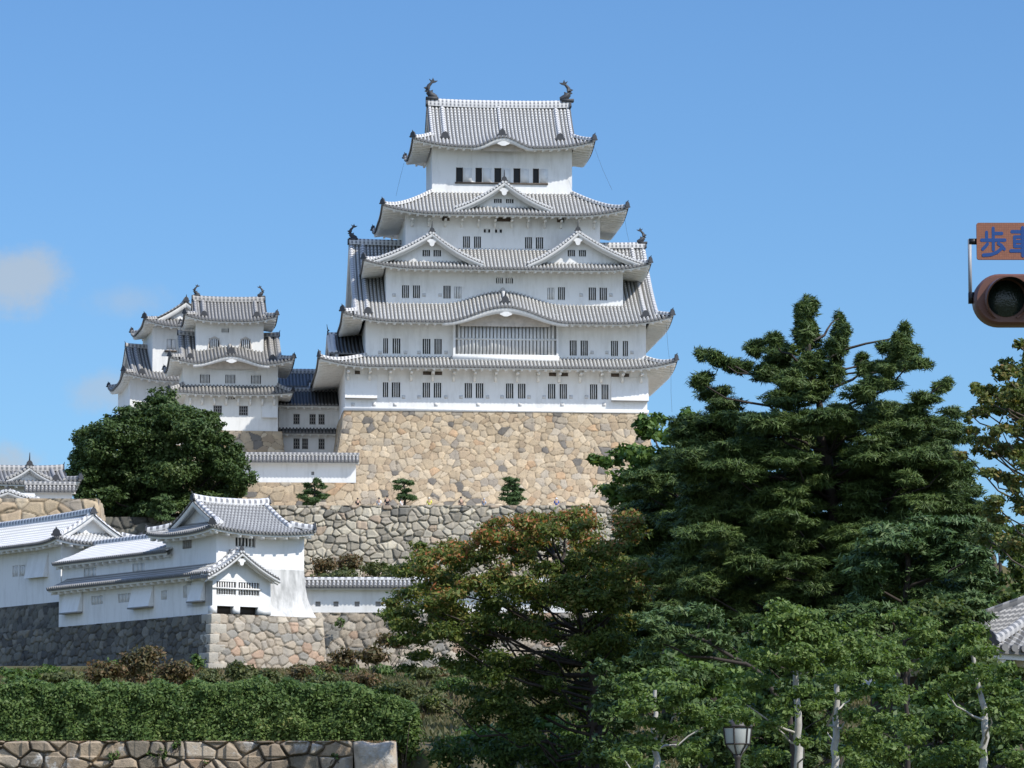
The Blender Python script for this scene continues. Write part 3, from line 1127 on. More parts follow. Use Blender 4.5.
gx = ax_lines([np.linspace(-6000, -400, 15), np.linspace(-400, -80, 17), np.linspace(-80, 80, 107), np.linspace(80, 400, 17), np.linspace(400, 6000, 15)])
gy = ax_lines([np.linspace(-300, 60, 13), np.linspace(60, 130, 71), np.linspace(130, 480, 176), np.linspace(480, 1500, 21), np.linspace(1500, 9000, 12), [110.5, 110.7, 250.6, 370.45, 370.8, 371.2]])
X, Y = np.meshgrid(gx, gy, indexing='ij')
Z = terrain_z(X, Y)
tm = MB()
tm.grid(np.stack([X, Y, Z], -1))
tn = NT('ground_earth')
gcol = tn.ramp(tn.noise(0.15, 8, 0.65), [(0.3, (0.045, 0.055, 0.022)), (0.5, (0.09, 0.085, 0.04)), (0.7, (0.13, 0.10, 0.06))])
tn.fin(gcol, 0.95, 0.1)
g = tm.build('ground', tn.m)
tag(g, 'earth slope rising from the street to the castle terraces', 'ground', kind='structure')

cm_ = MB()
cx_, cy_ = np.meshgrid(np.linspace(-75, 33, 28), np.linspace(371.3, 465, 24), indexing='ij')
cm_.grid(np.stack([cx_, cy_, np.full(cx_.shape, 32.61)], -1))
g = cm_.build('courtyard', plain('pale_gravel', (.50, .46, .39), .95, .1, .15, .6))
tag(g, 'pale gravel courtyard on the castle terrace', 'ground', kind='structure')

# ------------------------------------------------------------------ MAIN KEEP
K = F_KEEP
keep = thing('castle_keep', 'tallest white castle keep with five tiers of grey tiled roofs on the tan stone base', 'castle keep', K)
xa, xb = K.x(345, 405, 0), K.x(647.3, 405, 0)
ze1 = K.z(500, 367, -1.9)
z_t2 = K.z(500, 358, .35)
# tier 1
w1 = []
left = [(382.9, 388.2), (391.8, 400.2), (422.7, 430.1), (433.8, 441.2), (464.7, 472), (475.8, 483.4), (506, 513.4), (518, 525.5), (548, 555.4), (559.7, 567), (590, 597.4), (601.5, 608.5)]
w1 += wpx(K, 0, left, 383.3, 398.8, 3)
storey(keep, xa, xb, 0, 22, 0, ze1 + .35, w1)
# vents high under the eave
for a, b_ in ((354.8, 360), (423, 431), (435, 442), (549, 556), (561, 568), (611, 619), (624, 629)):
    mb = MB()
    x0, x1 = K.x(a, 374, 0), K.x(b_, 374, 0)
    z1, z0 = K.z(500, 372.3, 0), K.z(500, 375.6, 0)
    mb.box((x0, -.06, z0), (x1, -.005, z1))
    mb.build('vent', M['wood'], keep)
# sloping stone-drop bays on both corners
for a, b_ in ((344.9, 377), (611, 648.3)):
    x0, x1 = K.x(a, 395, 0), K.x(b_, 395, 0)
    zb, zt = K.z(500, 399.5, 0), K.z(500, 376, 0)
    mb = MB()
    V = [(x0, -.02, zt), (x1, -.02, zt), (x1, -.42, zb), (x0, -.42, zb), (x0, -.02, zb), (x1, -.02, zb)]
    mb.add(V, [(0, 1, 2, 3)])
    mb.add(V, [(3, 2, 5, 4)])
    mb.add(V, [(0, 3, 4)])
    mb.add(V, [(1, 5, 2)])
    bay = mb.build('stone_drop_bay', M['plaster'], keep)
    mb = MB()
    mb.box((x0 + .02, -.46, zb - .09), (x1 - .02, -.05, zb - .003))
    mb.build('ledge', M['grille'], bay)
mb = MB()
mb.box((xa - .12, -.14, 0.0), (xb + .12, 22.1, .32))
mb.build('base_sill', M['plaster'], keep)
X0, X1 = K.x(318, 360, -1.9), K.x(677, 362, -1.9)
x2a, x2b = K.x(365.7, 345, .35), K.x(646, 345, .35)
rise1 = z_t2 - ze1
skirt(keep, X0, X1, -1.9, 23.9, 2.25, X1 - x2b, 2.25, x2a - X0, ze1, rise1, up=.85, ov=(1.9, X1 - xb, 1.9, xa - X0), s=.38)
for px in (348, 369.6, 390, 411, 432.5, 453.5, 474.5, 495.5, 517, 538, 559, 580, 601, 622, 641):
    mb = MB()
    x = K.x(px, 374, 0)
    mb.box((x - .13, -1.45, ze1 - .62), (x + .13, -.01, ze1 - .42))
    mb.extrude([(x - .11, -.01, ze1 - 1.3), (x - .11, -.3, ze1 - 1.25), (x - .11, -.62, ze1 - .62), (x - .11, -.01, ze1 - .62)], (.22, 0, 0))
    mb.build('bracket', M['eave'], keep)

# tier 2
ze2 = K.z(500, 322.0, -1.85)
w2 = wpx(K, .35, [(383.2, 388.1), (392.6, 400.4), (422.7, 430.5), (434.4, 441.8), (569.7, 576.7), (580.6, 587.9), (611, 618), (622.8, 628)], 339.5, 355.3, 3)
storey(keep, x2a, x2b, .35, 21.65, z_t2 - .6, ze2 + .5, w2)
# projecting lattice bay under the undulating gable
x0, x1 = K.x(453.2, 345, -.25), K.x(558.6, 345, -.25)
zb, zt = K.z(505, 361, -.25), K.z(505, 314, -.25)
mb = MB()
la, lb = K.x(455.5, 340, -.25), K.x(556.5, 340, -.25)
z0, z1 = K.z(505, 354.5, -.25), K.z(505, 324, -.25)
holed(mb, x0, x1, zb, zt, -.25, [(la, lb, z0, z1)], .4)
mb.quad((x0, -.25, zb), (x0, .35, zb), (x0, .35, zt), (x0, -.25, zt))
mb.quad((x1, -.25, zb), (x1, .35, zb), (x1, .35, zt), (x1, -.25, zt))
mb.box((x0 - .06, -.34, zb), (x1 + .06, -.2, zb + .5))
bay = mb.build('lattice_bay', M['plaster'], keep)
mb = MB()
n = 28
for i in range(1, n):
    c = la + (lb - la) * i / n
    mb.box((c - .13, -.2, z0 + .003), (c + .13, -.08, z1 - .003))
zm = (z0 + z1) / 2
mb.box((la, -.23, zm - .09), (lb, -.1, zm + .09))
mb.build('lattice', M['bar'], bay)
mb = MB()
mb.quad((la, .14, z0), (lb, .14, z0), (lb, .14, z1), (la, .14, z1))
mb.build('pane', M['lattice_back'], bay)
# big hip-and-gable of the second roof, carrying the upper tiers
X0, X1 = K.x(342, 312, -1.85), K.x(673, 317, -1.85)
zr = K.z(500, 247, 11)
cx = K.x(506, 300, -1.85) - X0
roof2, S2 = irimoya(keep, X0, X1, -1.85, 23.85, ze2, zr - ze2, 1.35, up=.85, ov=2.15, bump=bell(cx, 6.3, 1.55), bfade=.3, fish=1.35, rh=.65, osz=.62, conc=.3, desc_in=1.3)


def kara(parent, root, x0c, y0, ze, hw, H, th, tymp_y, T=(0, 0, 0, 0), zbot=None, bw=1.0):
    """curved bargeboard and carved panel under an undulating gable"""
    x = np.linspace(x0c - hw * bw, x0c + hw * bw, 41)
    z = ze + bell(x0c, hw, H)(x)
    mb = MB(T)
    ta = th * (.55 + .45 * bell(x0c, hw, 1)(x))
    prof = [(y0, -.1 * np.ones_like(x)), (y0, -.1 - ta), (y0 + .2, -.1 - ta), (y0 + .2, -.1 * np.ones_like(x))]
    G = np.stack([np.stack([x, np.full_like(x, yy), z + zz], -1) for yy, zz in prof + prof[:1]], 1)
    mb.grid(G)
    mb.build('bargeboard', M['bar'], parent)
    pm = MB(T)
    xx = np.linspace(x0c - hw * .72, x0c + hw * .72, 25)
    zt = ze + bell(x0c, hw, H)(xx) - .15
    zb_ = np.full_like(xx, (ze - .3) if zbot is None else zbot)
    zt = np.maximum(zt, zb_ + .01)
    pm.grid(np.stack([np.stack([xx, np.full_like(xx, tymp_y), zt], -1), np.stack([xx, np.full_like(xx, tymp_y), zb_], -1)], 1))
    pm.build('carved_panel', M['tympanum'], parent)
    k = .34 * min(1, th / .5)
    pts = [(x0c + 1.6 * k * math.cos(a) * (1 + .2 * math.cos(4 * a)), y0 - .05, ze + H - .1 - th - .25 * k + k * .7 * math.sin(a)) for a in np.linspace(0, 2 * math.pi, 24, endpoint=False)]
    qm = MB(T)
    qm.extrude(pts, (0, .2, 0))
    qm.build('gable_pendant', M['bar'], parent)


kara(roof2, keep, K.x(506, 300, -1.85), -1.80, ze2, 6.3, 1.55, .55, -.6)
xo = K.x(506, 300, -1.85)
hip(None, roof2, S2, [(cx, v) for v in np.linspace(.9, 3.85, 5)], .4, .4, M['ridge'], True, .75, spike=.6)

# west gable on the first roof (shade put into its dark tile, facing left) and its finial
zf = K.z(330, 355, 9)
zp = K.z(345, 335.5, 9)
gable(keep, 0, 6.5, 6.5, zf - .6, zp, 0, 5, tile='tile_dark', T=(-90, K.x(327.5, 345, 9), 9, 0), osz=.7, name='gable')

# tier 3
ze3 = K.z(500, 268.5, .1)
z_t4 = K.z(500, 250, 4.0)
w3 = wpx(K, 2.0, [(402, 409), (413, 420), (443.4, 450.7), (558, 565), (588.7, 596), (599.6, 607)], 286.3, 299.6, 3)
w3 += wpx(K, 2.0, [(454, 461.5), (547.3, 554.4)], 287, 299, 2, 'closed')
w3 += wpx(K, 2.0, [(496, 503), (505.6, 513)], 277.3, 283.8, 3, 'grey')
storey(keep, K.x(386, 290, 2), K.x(623, 290, 2), 2.0, 20, ze2 + .5, ze3 + .4, w3)
X0, X1 = K.x(363, 262, .1), K.x(651, 264, .1)
x4a, x4b = K.x(405.6, 240, 4), K.x(600, 240, 4)
roof3, S3 = skirt(keep, X0, X1, .1, 21.9, 3.9, X1 - x4b, 3.9, x4a - X0, ze3, z_t4 - ze3, up=.75, ov=(1.9, 2.8, 1.9, 2.3), s=.38)
zf = K.z(480, 263, .5)
gy0 = .55
for (pk, pa, pb, pyk, wins) in ((432.0, 366, 483.5, 232.5, [(422.6, 430), (433.5, 441)]), (578.0, 527.5, 648, 231.5, [(567.7, 575), (579, 586)])):
    c = K.x(pk, 245, gy0)
    hl, hr = c - K.x(pa, 262, gy0), K.x(pb, 262, gy0) - c
    yw = gy0 + .95
    wz0, wz1 = K.z(pk, 256.8, yw), K.z(pk, 250, yw)
    wi = [(K.x(a, 253, yw), K.x(b_, 253, yw), wz0, wz1) for a, b_ in wins]
    gable(keep, c, hl, hr, zf, K.z(pk, pyk, gy0), gy0, 5.0, inset=.95, win=wi, osz=.72, conc=.42)

# tier 4
ze4 = K.z(500, 213.8, 2.0)
z_t5 = K.z(500, 193.5, 6.5)
w4 = wpx(K, 4.0, [(463, 470), (474, 481), (525, 532), (535.8, 543.2)], 236.7, 248.8, 3)
w4 += wpx(K, 4.0, [(483.8, 490.3), (495, 502)], 228.7, 233.3, 1, 'grey')
storey(keep, x4a, x4b, 4.0, 18.2, ze3 + .5, ze4 + .5, w4)
for a, b_ in ((442, 449.5), (494.6, 512), (557, 564)):
    mb = MB()
    x0, x1 = K.x(a, 220, 4), K.x(b_, 220, 4)
    z1, z0 = K.z(500, 217.8, 4), K.z(500, 221.5, 4)
    mb.box((x0, 3.9, z0), (x1, 3.995, z1))
    mb.build('vent', M['wood'], keep)
X0, X1 = K.x(382, 206, 2), K.x(628, 208, 2)
x5a, x5b = K.x(432, 185, 6.5), K.x(572, 185, 6.5)
roof4, S4 = skirt(keep, X0, X1, 2.0, 20.2, 4.5, X1 - x5b, 4.5, x5a - X0, ze4, z_t5 - ze4, up=.8, ov=(2.0, X1 - x4b, 2.0, x4a - X0), s=.38)
for px in np.linspace(412, 594, 12):
    mb = MB()
    x = K.x(px, 220, 4)
    mb.box((x - .11, 2.7, ze4 - .6), (x + .11, 3.99, ze4 - .42))
    mb.extrude([(x - .1, 3.99, ze4 - 1.15), (x - .1, 3.72, ze4 - 1.1), (x - .1, 3.4, ze4 - .6), (x - .1, 3.99, ze4 - .6)], (.2, 0, 0))
    mb.build('bracket', M['eave'], keep)
gy0 = 2.75
c = K.x(504.3, 190, gy0)
yw = gy0 + .9
wi = [(K.x(a, 201, yw), K.x(b_, 201, yw), K.z(504, 203.6, yw), K.z(504, 199, yw)) for a, b_ in ((494, 501.7), (506, 513.5))]
gable(keep, c, c - K.x(455.5, 207, gy0), K.x(553, 207, gy0) - c, K.z(504, 208.3, gy0), K.z(504, 181.5, gy0), gy0, 7.0, inset=.9, win=wi, osz=.75)

# tier 5
ze5 = K.z(500, 146.8, 4.5)
w5 = wpx(K, 6.5, [(456, 463), (475.5, 482), (494.4, 501.3), (513.5, 520.4), (532.9, 539)], 168, 182.5, 1, 'open')
storey(keep, x5a, x5b, 6.5, 15.7, z_t5 - .8, ze5 + .5, w5)
mb = MB()
za = K.z(500, 184, 6.5)
mb.box((K.x(455, 183, 6.5), 6.36, za - .02), (K.x(548, 183, 6.5), 6.495, za + .13))
mb.build('window_sill', M['wood'], keep)
for a, b_ in ((463.6, 471.5), (483, 491), (502, 510.3), (521, 528.7), (540, 547.6)):
    mb = MB()
    mb.box((K.x(a, 176, 6.5), 6.44, za + .15), (K.x(b_, 176, 6.5), 6.496, za + 1.6))
    mb.build('shutter', M['plaster'], keep)
X0, X1 = K.x(412.5, 138, 4.5), K.x(595, 142, 4.5)
cx = K.x(503.5, 140, 4.5) - X0
zr = K.z(500, 107.5, 11.1)
roof5, S5 = irimoya(keep, X0, X1, 4.5, 17.7, ze5, zr - ze5, 2.05, up=.8, ov=2.0, bump=bell(cx, 3.1, 1.05), bfade=2.2, fish=1.85, rh=.85, osz=.62, conc=.3, center_ridge=(cx, 1.7), desc_in=1.4)
kara(roof5, keep, K.x(503.5, 140, 4.5), 4.55, ze5, 3.1, 1.05, .5, 5.4)
# lightning cables from the roof corners
for (a, b_, ya, yb) in (((404, 163), (396, 196), 17.5, 20), ((594, 146), (612, 190), 4.6, 4.6), ((624, 214), (631, 250), 2.1, 2.1), ((666, 322), (671, 372), -1.7, -1.7), ((671, 370), (672, 412), -1.7, -1.7)):
    mb = MB()
    xA, zA = K.at(*a, ya)
    xB, zB = K.at(*b_, yb)
    mb.tube([(xA, ya, zA), ((xA + xB) / 2 - .05, (ya + yb) / 2, (zA + zB) / 2 - .1), (xB, yb, zB)], .011, n=4)
    mb.build('lightning_cable', M['ornament'], keep)

M['loop'] = plain('loophole_plaster', (0.60, 0.59, 0.575), 0.85)
for yv, pyv, pxs in ((0, 397, (403.6, 419, 446, 461, 487.5, 502, 529, 544, 571, 586.5)), (0, 404.5, (353, 374, 395, 436, 478, 520, 562, 604)), (.35, 352.5, (380, 405.5, 419, 446, 592, 607, 632)), (2.0, 295, (394, 424, 440, 581, 611)), (4.0, 250.5, (420, 447, 520, 560, 585))):
    for px in pxs:
        mb = MB()
        x, z = K.at(px, pyv, yv)
        mb.box((x - .17, yv - .035, z - .17), (x + .17, yv - .006, z + .17))
        mb.build('loophole', M['loop'], keep)

# stone base
sb = stone_block_mass('stone_base', 'high tan stone base carrying the tallest keep', Frame(K.O + np.array([0, 0, -.005]), TH), xa - .1, xb - .1, 22.3, 14.5, lambda d: .10 * d + .012 * d * d, PAL_TAN, .78, .64, .075, 3, relief=.10, cat='stone base', joint=.07)

# ------------------------------------------------------------------ WEST SMALL KEEP
Wf = F_WEST
wk = thing('small_keep', 'three-tiered small white keep with grey roofs and bell-shaped windows, right of the round tree', 'castle tower', Wf)
xa, xb = Wf.x(186, 420, 0), Wf.x(278, 420, 0)
ze1 = Wf.z(232, 393.5, -1.3)
z2 = Wf.z(232, 386, .2)
ws = wpx(Wf, 0, [(213.4, 222), (239, 248)], 405.6, 415.4, 3, 'grid', 232)
ws += wpx(Wf, 0, [(225.5, 235)], 396.6, 399.6, 3, 'grey', 232)
storey(wk, xa, xb, 0, 9, 0, ze1 + .3, ws, 'plaster_old')
X0, X1 = Wf.x(168.5, 390, -1.3), Wf.x(293.5, 390, -1.3)
x2a, x2b = Wf.x(183, 375, .2), Wf.x(278, 375, .2)
skirt(wk, X0, X1, -1.3, 10.3, 1.5, X1 - x2b, 1.5, x2a - X0, ze1, z2 - ze1, up=.25, ov=(1.3, X1 - xb, 1.3, xa - X0), tile='tile_grey', ridge='ridge_grey', osz=.45)
for px in np.linspace(190, 274, 8):
    mb = MB()
    x = Wf.x(px, 398, 0)
    mb.extrude([(x - .1, -.01, ze1 - 1.1), (x - .1, -.25, ze1 - 1.05), (x - .1, -.8, ze1 - .45), (x - .1, -.01, ze1 - .45)], (.2, 0, 0))
    mb.build('bracket', M['eave'], wk)
# stone drop on the right corner
x0, x1 = Wf.x(262, 412, -.4), Wf.x(277.6, 412, -.4)
zb, zt = Wf.z(270, 417.5, -.4), Wf.z(270, 402, 0)
mb = MB()
V = [(x0, -.02, zt), (x1, -.02, zt), (x1, -.45, zb), (x0, -.45, zb), (x0, -.02, zb), (x1, -.02, zb)]
for f in ((0, 1, 2, 3), (3, 2, 5, 4), (0, 3, 4), (1, 5, 2)):
    mb.add(V, f)
mb.build('stone_drop_bay', M['plaster_old'], wk)
ze2 = Wf.z(232, 364.5, -1.6)
ws = wpx(Wf, .2, [(200, 210), (225.4, 235.4), (251, 261)], 374.3, 384, 6, 'grey', 232)
storey(wk, x2a, x2b, .2, 8.8, z2 - .5, ze2 + .4, ws, 'plaster_old')
X0, X1 = Wf.x(169, 362, -1.6), Wf.x(294.5, 362, -1.6)
cx = Wf.x(231.5, 360, -1.6) - X0
zr = Wf.z(232, 336.5, 4.5)
roofw, Sw = irimoya(wk, X0, X1, -1.6, 10.6, ze2, zr - ze2, 1.3, up=.7, ov=1.8, bump=bell(cx, 3.9, .95), bfade=.6, tile='tile_grey', ridge='ridge_grey', rh=.5, osz=.5, s=.36)
kara(roofw, wk, cx + X0, -1.55, ze2, 3.9, .95, .42, -.3)
hip(None, roofw, Sw, [(cx, v) for v in np.linspace(.5, 3.1, 5)], .35, .35, M['ridge_grey'], True, .7)
ze3 = Wf.z(232, 320.5, .2)
ws = wpx(Wf, 1.6, [(209, 219.5), (240.5, 250.6)], 338.4, 349.3, 4, 'grey', 232)
ws += wpx(Wf, 1.6, [(221.7, 229)], 327.9, 333, 5, 'grey', 232)
storey(wk, Wf.x(196, 335, 1.6), Wf.x(263.6, 335, 1.6), 1.6, 7.4, ze2 + .4, ze3 + .4, ws, 'plaster_old')
for a, b_ in ((207.6, 221), (239, 252)):   # bell-shaped surrounds
    mb = MB()
    x0, x1 = Wf.x(a, 345, 1.6), Wf.x(b_, 345, 1.6)
    z0, z1 = Wf.z(232, 350, 1.6), Wf.z(232, 337, 1.6)
    c, hw = (x0 + x1) / 2, (x1 - x0) / 2
    o_ = [(-1, 0), (-.92, .4), (-.8, .75), (-.45, .93), (0, 1.06), (.45, .93), (.8, .75), (.92, .4), (1, 0)]
    i_ = [(-.8, 0), (-.76, .4), (-.66, .72), (-.38, .86), (0, .94), (.38, .86), (.66, .72), (.76, .4), (.8, 0)]
    G = np.array([[(c + p[0] * hw, 1.53, z0 + p[1] * (z1 - z0)), (c + q[0] * hw, 1.53, z0 + q[1] * (z1 - z0))] for p, q in zip(o_, i_)])
    mb.grid(G)
    G2 = np.array([[(c + p[0] * hw, 1.53, z0 + p[1] * (z1 - z0)), (c + p[0] * hw, 1.6, z0 + p[1] * (z1 - z0))] for p in o_])
    mb.grid(G2)
    mb.build('window_surround', M['tympanum'], wk)
X0, X1 = Wf.x(184, 322, .2), Wf.x(277.5, 322, .2)
zr = Wf.z(232, 301.5, 4.5)
irimoya(wk, X0, X1, .2, 8.8, ze3, zr - ze3, 1.2, up=.6, ov=1.4, tile='tile_grey', ridge='ridge_grey', rh=.6, osz=.5, fish=1.0, s=.36)
stone_block_mass('stone_base', 'low tan stone base under the small keep with bell-shaped windows', Frame(Wf.O + np.array([0, 0, -.005]), 7.5), xa, xb + .4, 9, 14.5, lambda d: .12 * d, PAL_TAN, .95, .75, .08, 14, cat='stone base', relief=.09, joint=.06)

# ------------------------------------------------------------------ NORTH-WEST SMALL KEEP
If = F_INUI
ik = thing('small_keep', 'leftmost small white keep with a front gable, behind the top of the round tree', 'castle tower', If)
x2a, x2b = If.x(130, 390, -1), If.x(222, 390, -1)
ze2 = If.z(150, 379.5, -2.4)
storey(ik, x2a, x2b, -1, 11.5, -5, ze2 + .3, (), 'plaster_old')
stone_block_mass('stone_base', 'stone base of the leftmost small keep, behind the round tree', Frame(If.world((0, -1, -5.005)), 11.5), x2a, x2b, 12.5, 14, lambda d: .1 * d, PAL_TAN, 1.3, .95, .15, 17, cat='stone base')
X0, X1 = If.x(123, 376, -2.4), If.x(238, 376, -2.4)
zr = If.z(140, 347, 4.5)
irimoya(ik, X0, X1, -2.4, 13.4, ze2, zr - ze2, 1.2, up=.8, ov=1.4, tile='tile_grey', ridge='ridge_grey', rh=.5, osz=.55, s=.36)
ze3 = If.z(165, 325.5, -1.5)
ws = wpx(If, 0, [(166.8, 176.4)], 339, 349.6, 1, 'closed', 170)
storey(ik, If.x(152.7, 345, 0), If.x(224, 345, 0), 0, 10, ze2 + .3, ze3 + .4, ws, 'plaster_old')
mb = MB()
x0, x1 = If.x(164.8, 350, -.3), If.x(178, 350, -.3)
zz = If.z(170, 350.6, -.3)
mb.box((x0, -.32, zz - .12), (x1, -.005, zz + .05))
mb.build('window_sill', M['wood'], ik)
X0, X1 = If.x(144, 323, -1.5), If.x(231, 323, -1.5)
cxm = (X0 + X1) / 2
zr = If.z(187.4, 302.5, .2)
D_ = 13.0
# ridge runs front to back: local x' of the roof = -y
irimoya(ik, -(11.5), 1.5, -(X1 - X0) / 2, (X1 - X0) / 2, ze3, zr - ze3, 1.5, up=.7, ov=1.4, tile='tile_grey', ridge='ridge_grey', rh=.55, osz=.6, T=(-90, cxm, 0, 0), s=.36, barge=.5)

# ------------------------------------------------------------------ CORRIDOR BUILDINGS
Cf = F_COR
cb = thing('corridor_building', 'white two-storey corridor building in shadow left of the tall keep, with a pent roof', 'castle building', Cf)
xa, xb = Cf.x(278.5, 430, 0), Cf.x(346, 430, 0)
zp0 = Cf.z(312, 433, -.5)
ws = wpx(Cf, 0, [(296.7 - 3.3, 296.7 + 3), (309.5, 315.7), (318.5, 324.7)], 414, 424.5, 2, 'grid', 312)
ws += wpx(Cf, 0, [(293.4, 299.8), (302, 308.2), (318.5, 324.7)], 438.5, 449.3, 2, 'grid', 312)
ze = Cf.z(312, 405, -1.2)
storey(cb, xa, xb, 0, 6, -2, ze + .3, ws)
tm_, em_ = MB(), MB()
roof_side(tm_, em_, (xa - .4, -.75, zp0), (1, 0, 0), (0, 1, 0), xb - xa + .4, .76, .5, s=.36, ov=.74, fas=.15)
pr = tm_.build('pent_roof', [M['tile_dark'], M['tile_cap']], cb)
em_.build('eave', M['eave'], pr)
zr = Cf.z(312, 391, 3)
tm_, em_ = MB(), MB()
roof_side(tm_, em_, (xa - .3, -1.2, ze), (1, 0, 0), (0, 1, 0), xb - xa + .5, 4.2, zr - ze, s=.36, ov=1.2)
em2 = MB()
roof_side(tm_, em2, (xb + .2, 7.2, ze), (-1, 0, 0), (0, -1, 0), xb - xa + .5, 4.2, zr - ze, s=.36, ov=1.2)
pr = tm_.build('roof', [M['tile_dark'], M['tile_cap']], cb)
em_.build('eave', M['eave'], pr)
em2.build('eave', M['eave'], pr)
mb = MB()
mb.sweep([(xa - .3, 3, zr - .1), ((xa + xb) / 2, 3, zr - .1), (xb + .2, 3, zr - .1)], .4, .45)
mb.build('main_ridge', M['ridge_grey'], pr)

Cf2 = Frame(P(312, 405, 424), TH)
cb2 = thing('corridor_building', 'dark shaded tiled roof rising behind the white corridor building between the keeps', 'castle building', Cf2)
xa, xb = Cf2.x(282, 390, 0), Cf2.x(346, 390, 0)
ze, zr = Cf2.z(312, 387, -1), Cf2.z(312, 373, 3)
storey(cb2, xa, xb, 0, 6, -8, ze + .3, ())
tm_, em_ = MB(), MB()
roof_side(tm_, em_, (xa - .3, -1.2, ze), (1, 0, 0), (0, 1, 0), xb - xa + .5, 4.2, zr - ze, s=.36, ov=1.2)
em2 = MB()
roof_side(tm_, em2, (xb + .2, 7.2, ze), (-1, 0, 0), (0, -1, 0), xb - xa + .5, 4.2, zr - ze, s=.36, ov=1.2)
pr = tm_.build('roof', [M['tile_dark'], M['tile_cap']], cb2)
em_.build('eave', M['eave'], pr)
em2.build('eave', M['eave'], pr)
mb = MB()
mb.sweep([(xa - .3, 3, zr - .1), ((xa + xb) / 2, 3, zr - .1), (xb + .2, 3, zr - .1)], .45, .55)
mb.build('main_ridge', M['ridge_grey'], pr)


# ------------------------------------------------------------------ roofed plaster walls
def roofed_wall(name, label, fr, x0, x1, h, th=.5, ov=.55, rise=.5, tile='tile_grey', ridge='ridge_grey', holes=(), group=None, mat='plaster', s=.3, rh=.3, hole_depth=.18):
    """local z=0 at the foot, front at y=0"""
    root = thing(name, label, 'plaster wall', fr, group=group)
    mb = MB()
    holed(mb, x0, x1, 0, h + .2, 0, holes, hole_depth)
    mb.quad((x0, 0, 0), (x0, th, 0), (x0, th, h + .2), (x0, 0, h + .2))
    mb.quad((x1, 0, 0), (x1, th, 0), (x1, th, h + .2), (x1, 0, h + .2))
    mb.quad((x0, th, 0), (x1, th, 0), (x1, th, h + .2), (x0, th, h + .2))
    mb.build('wall', M[mat], root)
    for hh in holes:
        pm = MB()
        pm.quad((hh[0], hole_depth - .01, hh[2]), (hh[1], hole_depth - .01, hh[2]), (hh[1], hole_depth - .01, hh[3]), (hh[0], hole_depth - .01, hh[3]))
        pm.build('loophole', M['grille'], root)
    t_, e_ = MB(), MB()
    d = ov + th / 2
    roof_side(t_, e_, (x0 - .3, -ov, h), (1, 0, 0), (0, 1, 0), x1 - x0 + .6, d, rise, s=s, ov=ov, fas=.14, dv=5, rafter=False)
    roof_side(t_, e_, (x1 + .3, th + ov, h), (-1, 0, 0), (0, -1, 0), x1 - x0 + .6, d, rise, s=s, ov=ov, fas=.14, dv=5, rafter=False)
    rf = t_.build('roof', [M[tile], M['tile_cap']], root)
    e_.build('eave', M['eave'], rf)
    m = MB()
    m.sweep([(x0 - .32, th / 2, h + rise - .05), ((x0 + x1) / 2, th / 2, h + rise - .05), (x1 + .32, th / 2, h + rise - .05)], .3, rh)
    m.build('main_ridge', M[ridge], rf)
    return root


Pf = Frame(P(300, 482.5, 385), 3)
h = Pf.z(300, 461.5, -.55)
lz0, lz1 = Pf.z(300, 475, 0), Pf.z(300, 471.5, 0)
roofed_wall('plaster_wall', 'short white plaster wall with a grey tiled top at the left foot of the tall stone base', Pf, Pf.x(228, 470, 0), Pf.x(356, 470, 0), h, .6, .75, Pf.z(300, 455, .3) - h, s=.36, holes=[(Pf.x(311.3, 473, 0), Pf.x(314.2, 473, 0), lz0, lz1)])
stone_block_mass('stone_wall', 'tan stone footing under the short tile-topped white wall left of the stone base', Frame(Pf.O + np.array([0, 0, -.005]), 3), Pf.x(225, 480, 0), Pf.x(357, 480, 0), 3, 5, lambda d: .15 * d, PAL_TAN, 1.1, .8, .08, 23, relief=.09, joint=.06)

# terrace retaining wall
Tf = Frame(P(400, 505.5, 370), 0)
stone_block_mass('stone_wall', 'rough grey stone retaining wall under the terrace with the clipped pines', Tf, Tf.x(240, 505, 0), Tf.x(640, 505, 0), 1.2, 9.5, lambda d: .22 * d, PAL_GREY, .86, .66, .07, 31, relief=.28, joint=.09, right=False, left=False)
Tf2 = Frame(P(200, 517, 364), 0)
stone_block_mass('stone_wall', 'dark stone wall below the big round tree', Tf2, Tf2.x(96, 520, 0), Tf2.x(262, 520, 0), 5, 6.5, lambda d: .15 * d, PAL_SHADE, 1.2, .95, .1, 37, relief=.2, right=False, left=False)

# ------------------------------------------------------------------ far gatehouse on the left
Gf = Frame(P(30, 497, 345), 12)
gh = thing('gatehouse', 'far grey-roofed castle gatehouse with a small front gable at the left edge', 'castle building', Gf)
xa, xb = Gf.x(-40, 490, 0), Gf.x(74, 490, 0)
ze, zr = Gf.z(30, 483.5, -1), Gf.z(30, 470.5, 4)
storey(gh, xa + 1, xb - 1, 0, 8, -2, ze + .3, (), 'plaster_old')
irimoya(gh, xa, xb + .5, -1.1, 9.1, ze, zr - ze, 1.2, up=.4, ov=1.1, tile='tile_grey', ridge='ridge_grey', rh=.55, osz=.5, s=.36)
gable(gh, Gf.x(29.5, 470, -.4), 2.0, 2.0, Gf.z(30, 479.5, -.4), Gf.z(30, 466.5, -.4), -.4, 4.5, tile='tile_grey', ridge='ridge_grey', osz=.75, pend=False, inset=.5, barge=.35, s=.36)
Gf2 = Frame(P(50, 498.5, 338), 5)
h = Gf2.z(50, 491, -.4)
roofed_wall('plaster_wall', 'small white wall with grey tiled top in front of the far gatehouse', Gf2, Gf2.x(28, 495, 0), Gf2.x(72, 495, 0), h, .5, .5, Gf2.z(50, 484.5, .25) - h, s=.34)
Gf3 = Frame(P(8, 499, 333), 5)
gh3 = thing('gate_roof', 'low white gable of a small gate at the far left edge below the gatehouse', 'castle building', Gf3)
storey(gh3, -2.2, 2.2, 0, 3, -1, .5, (), 'plaster_old')
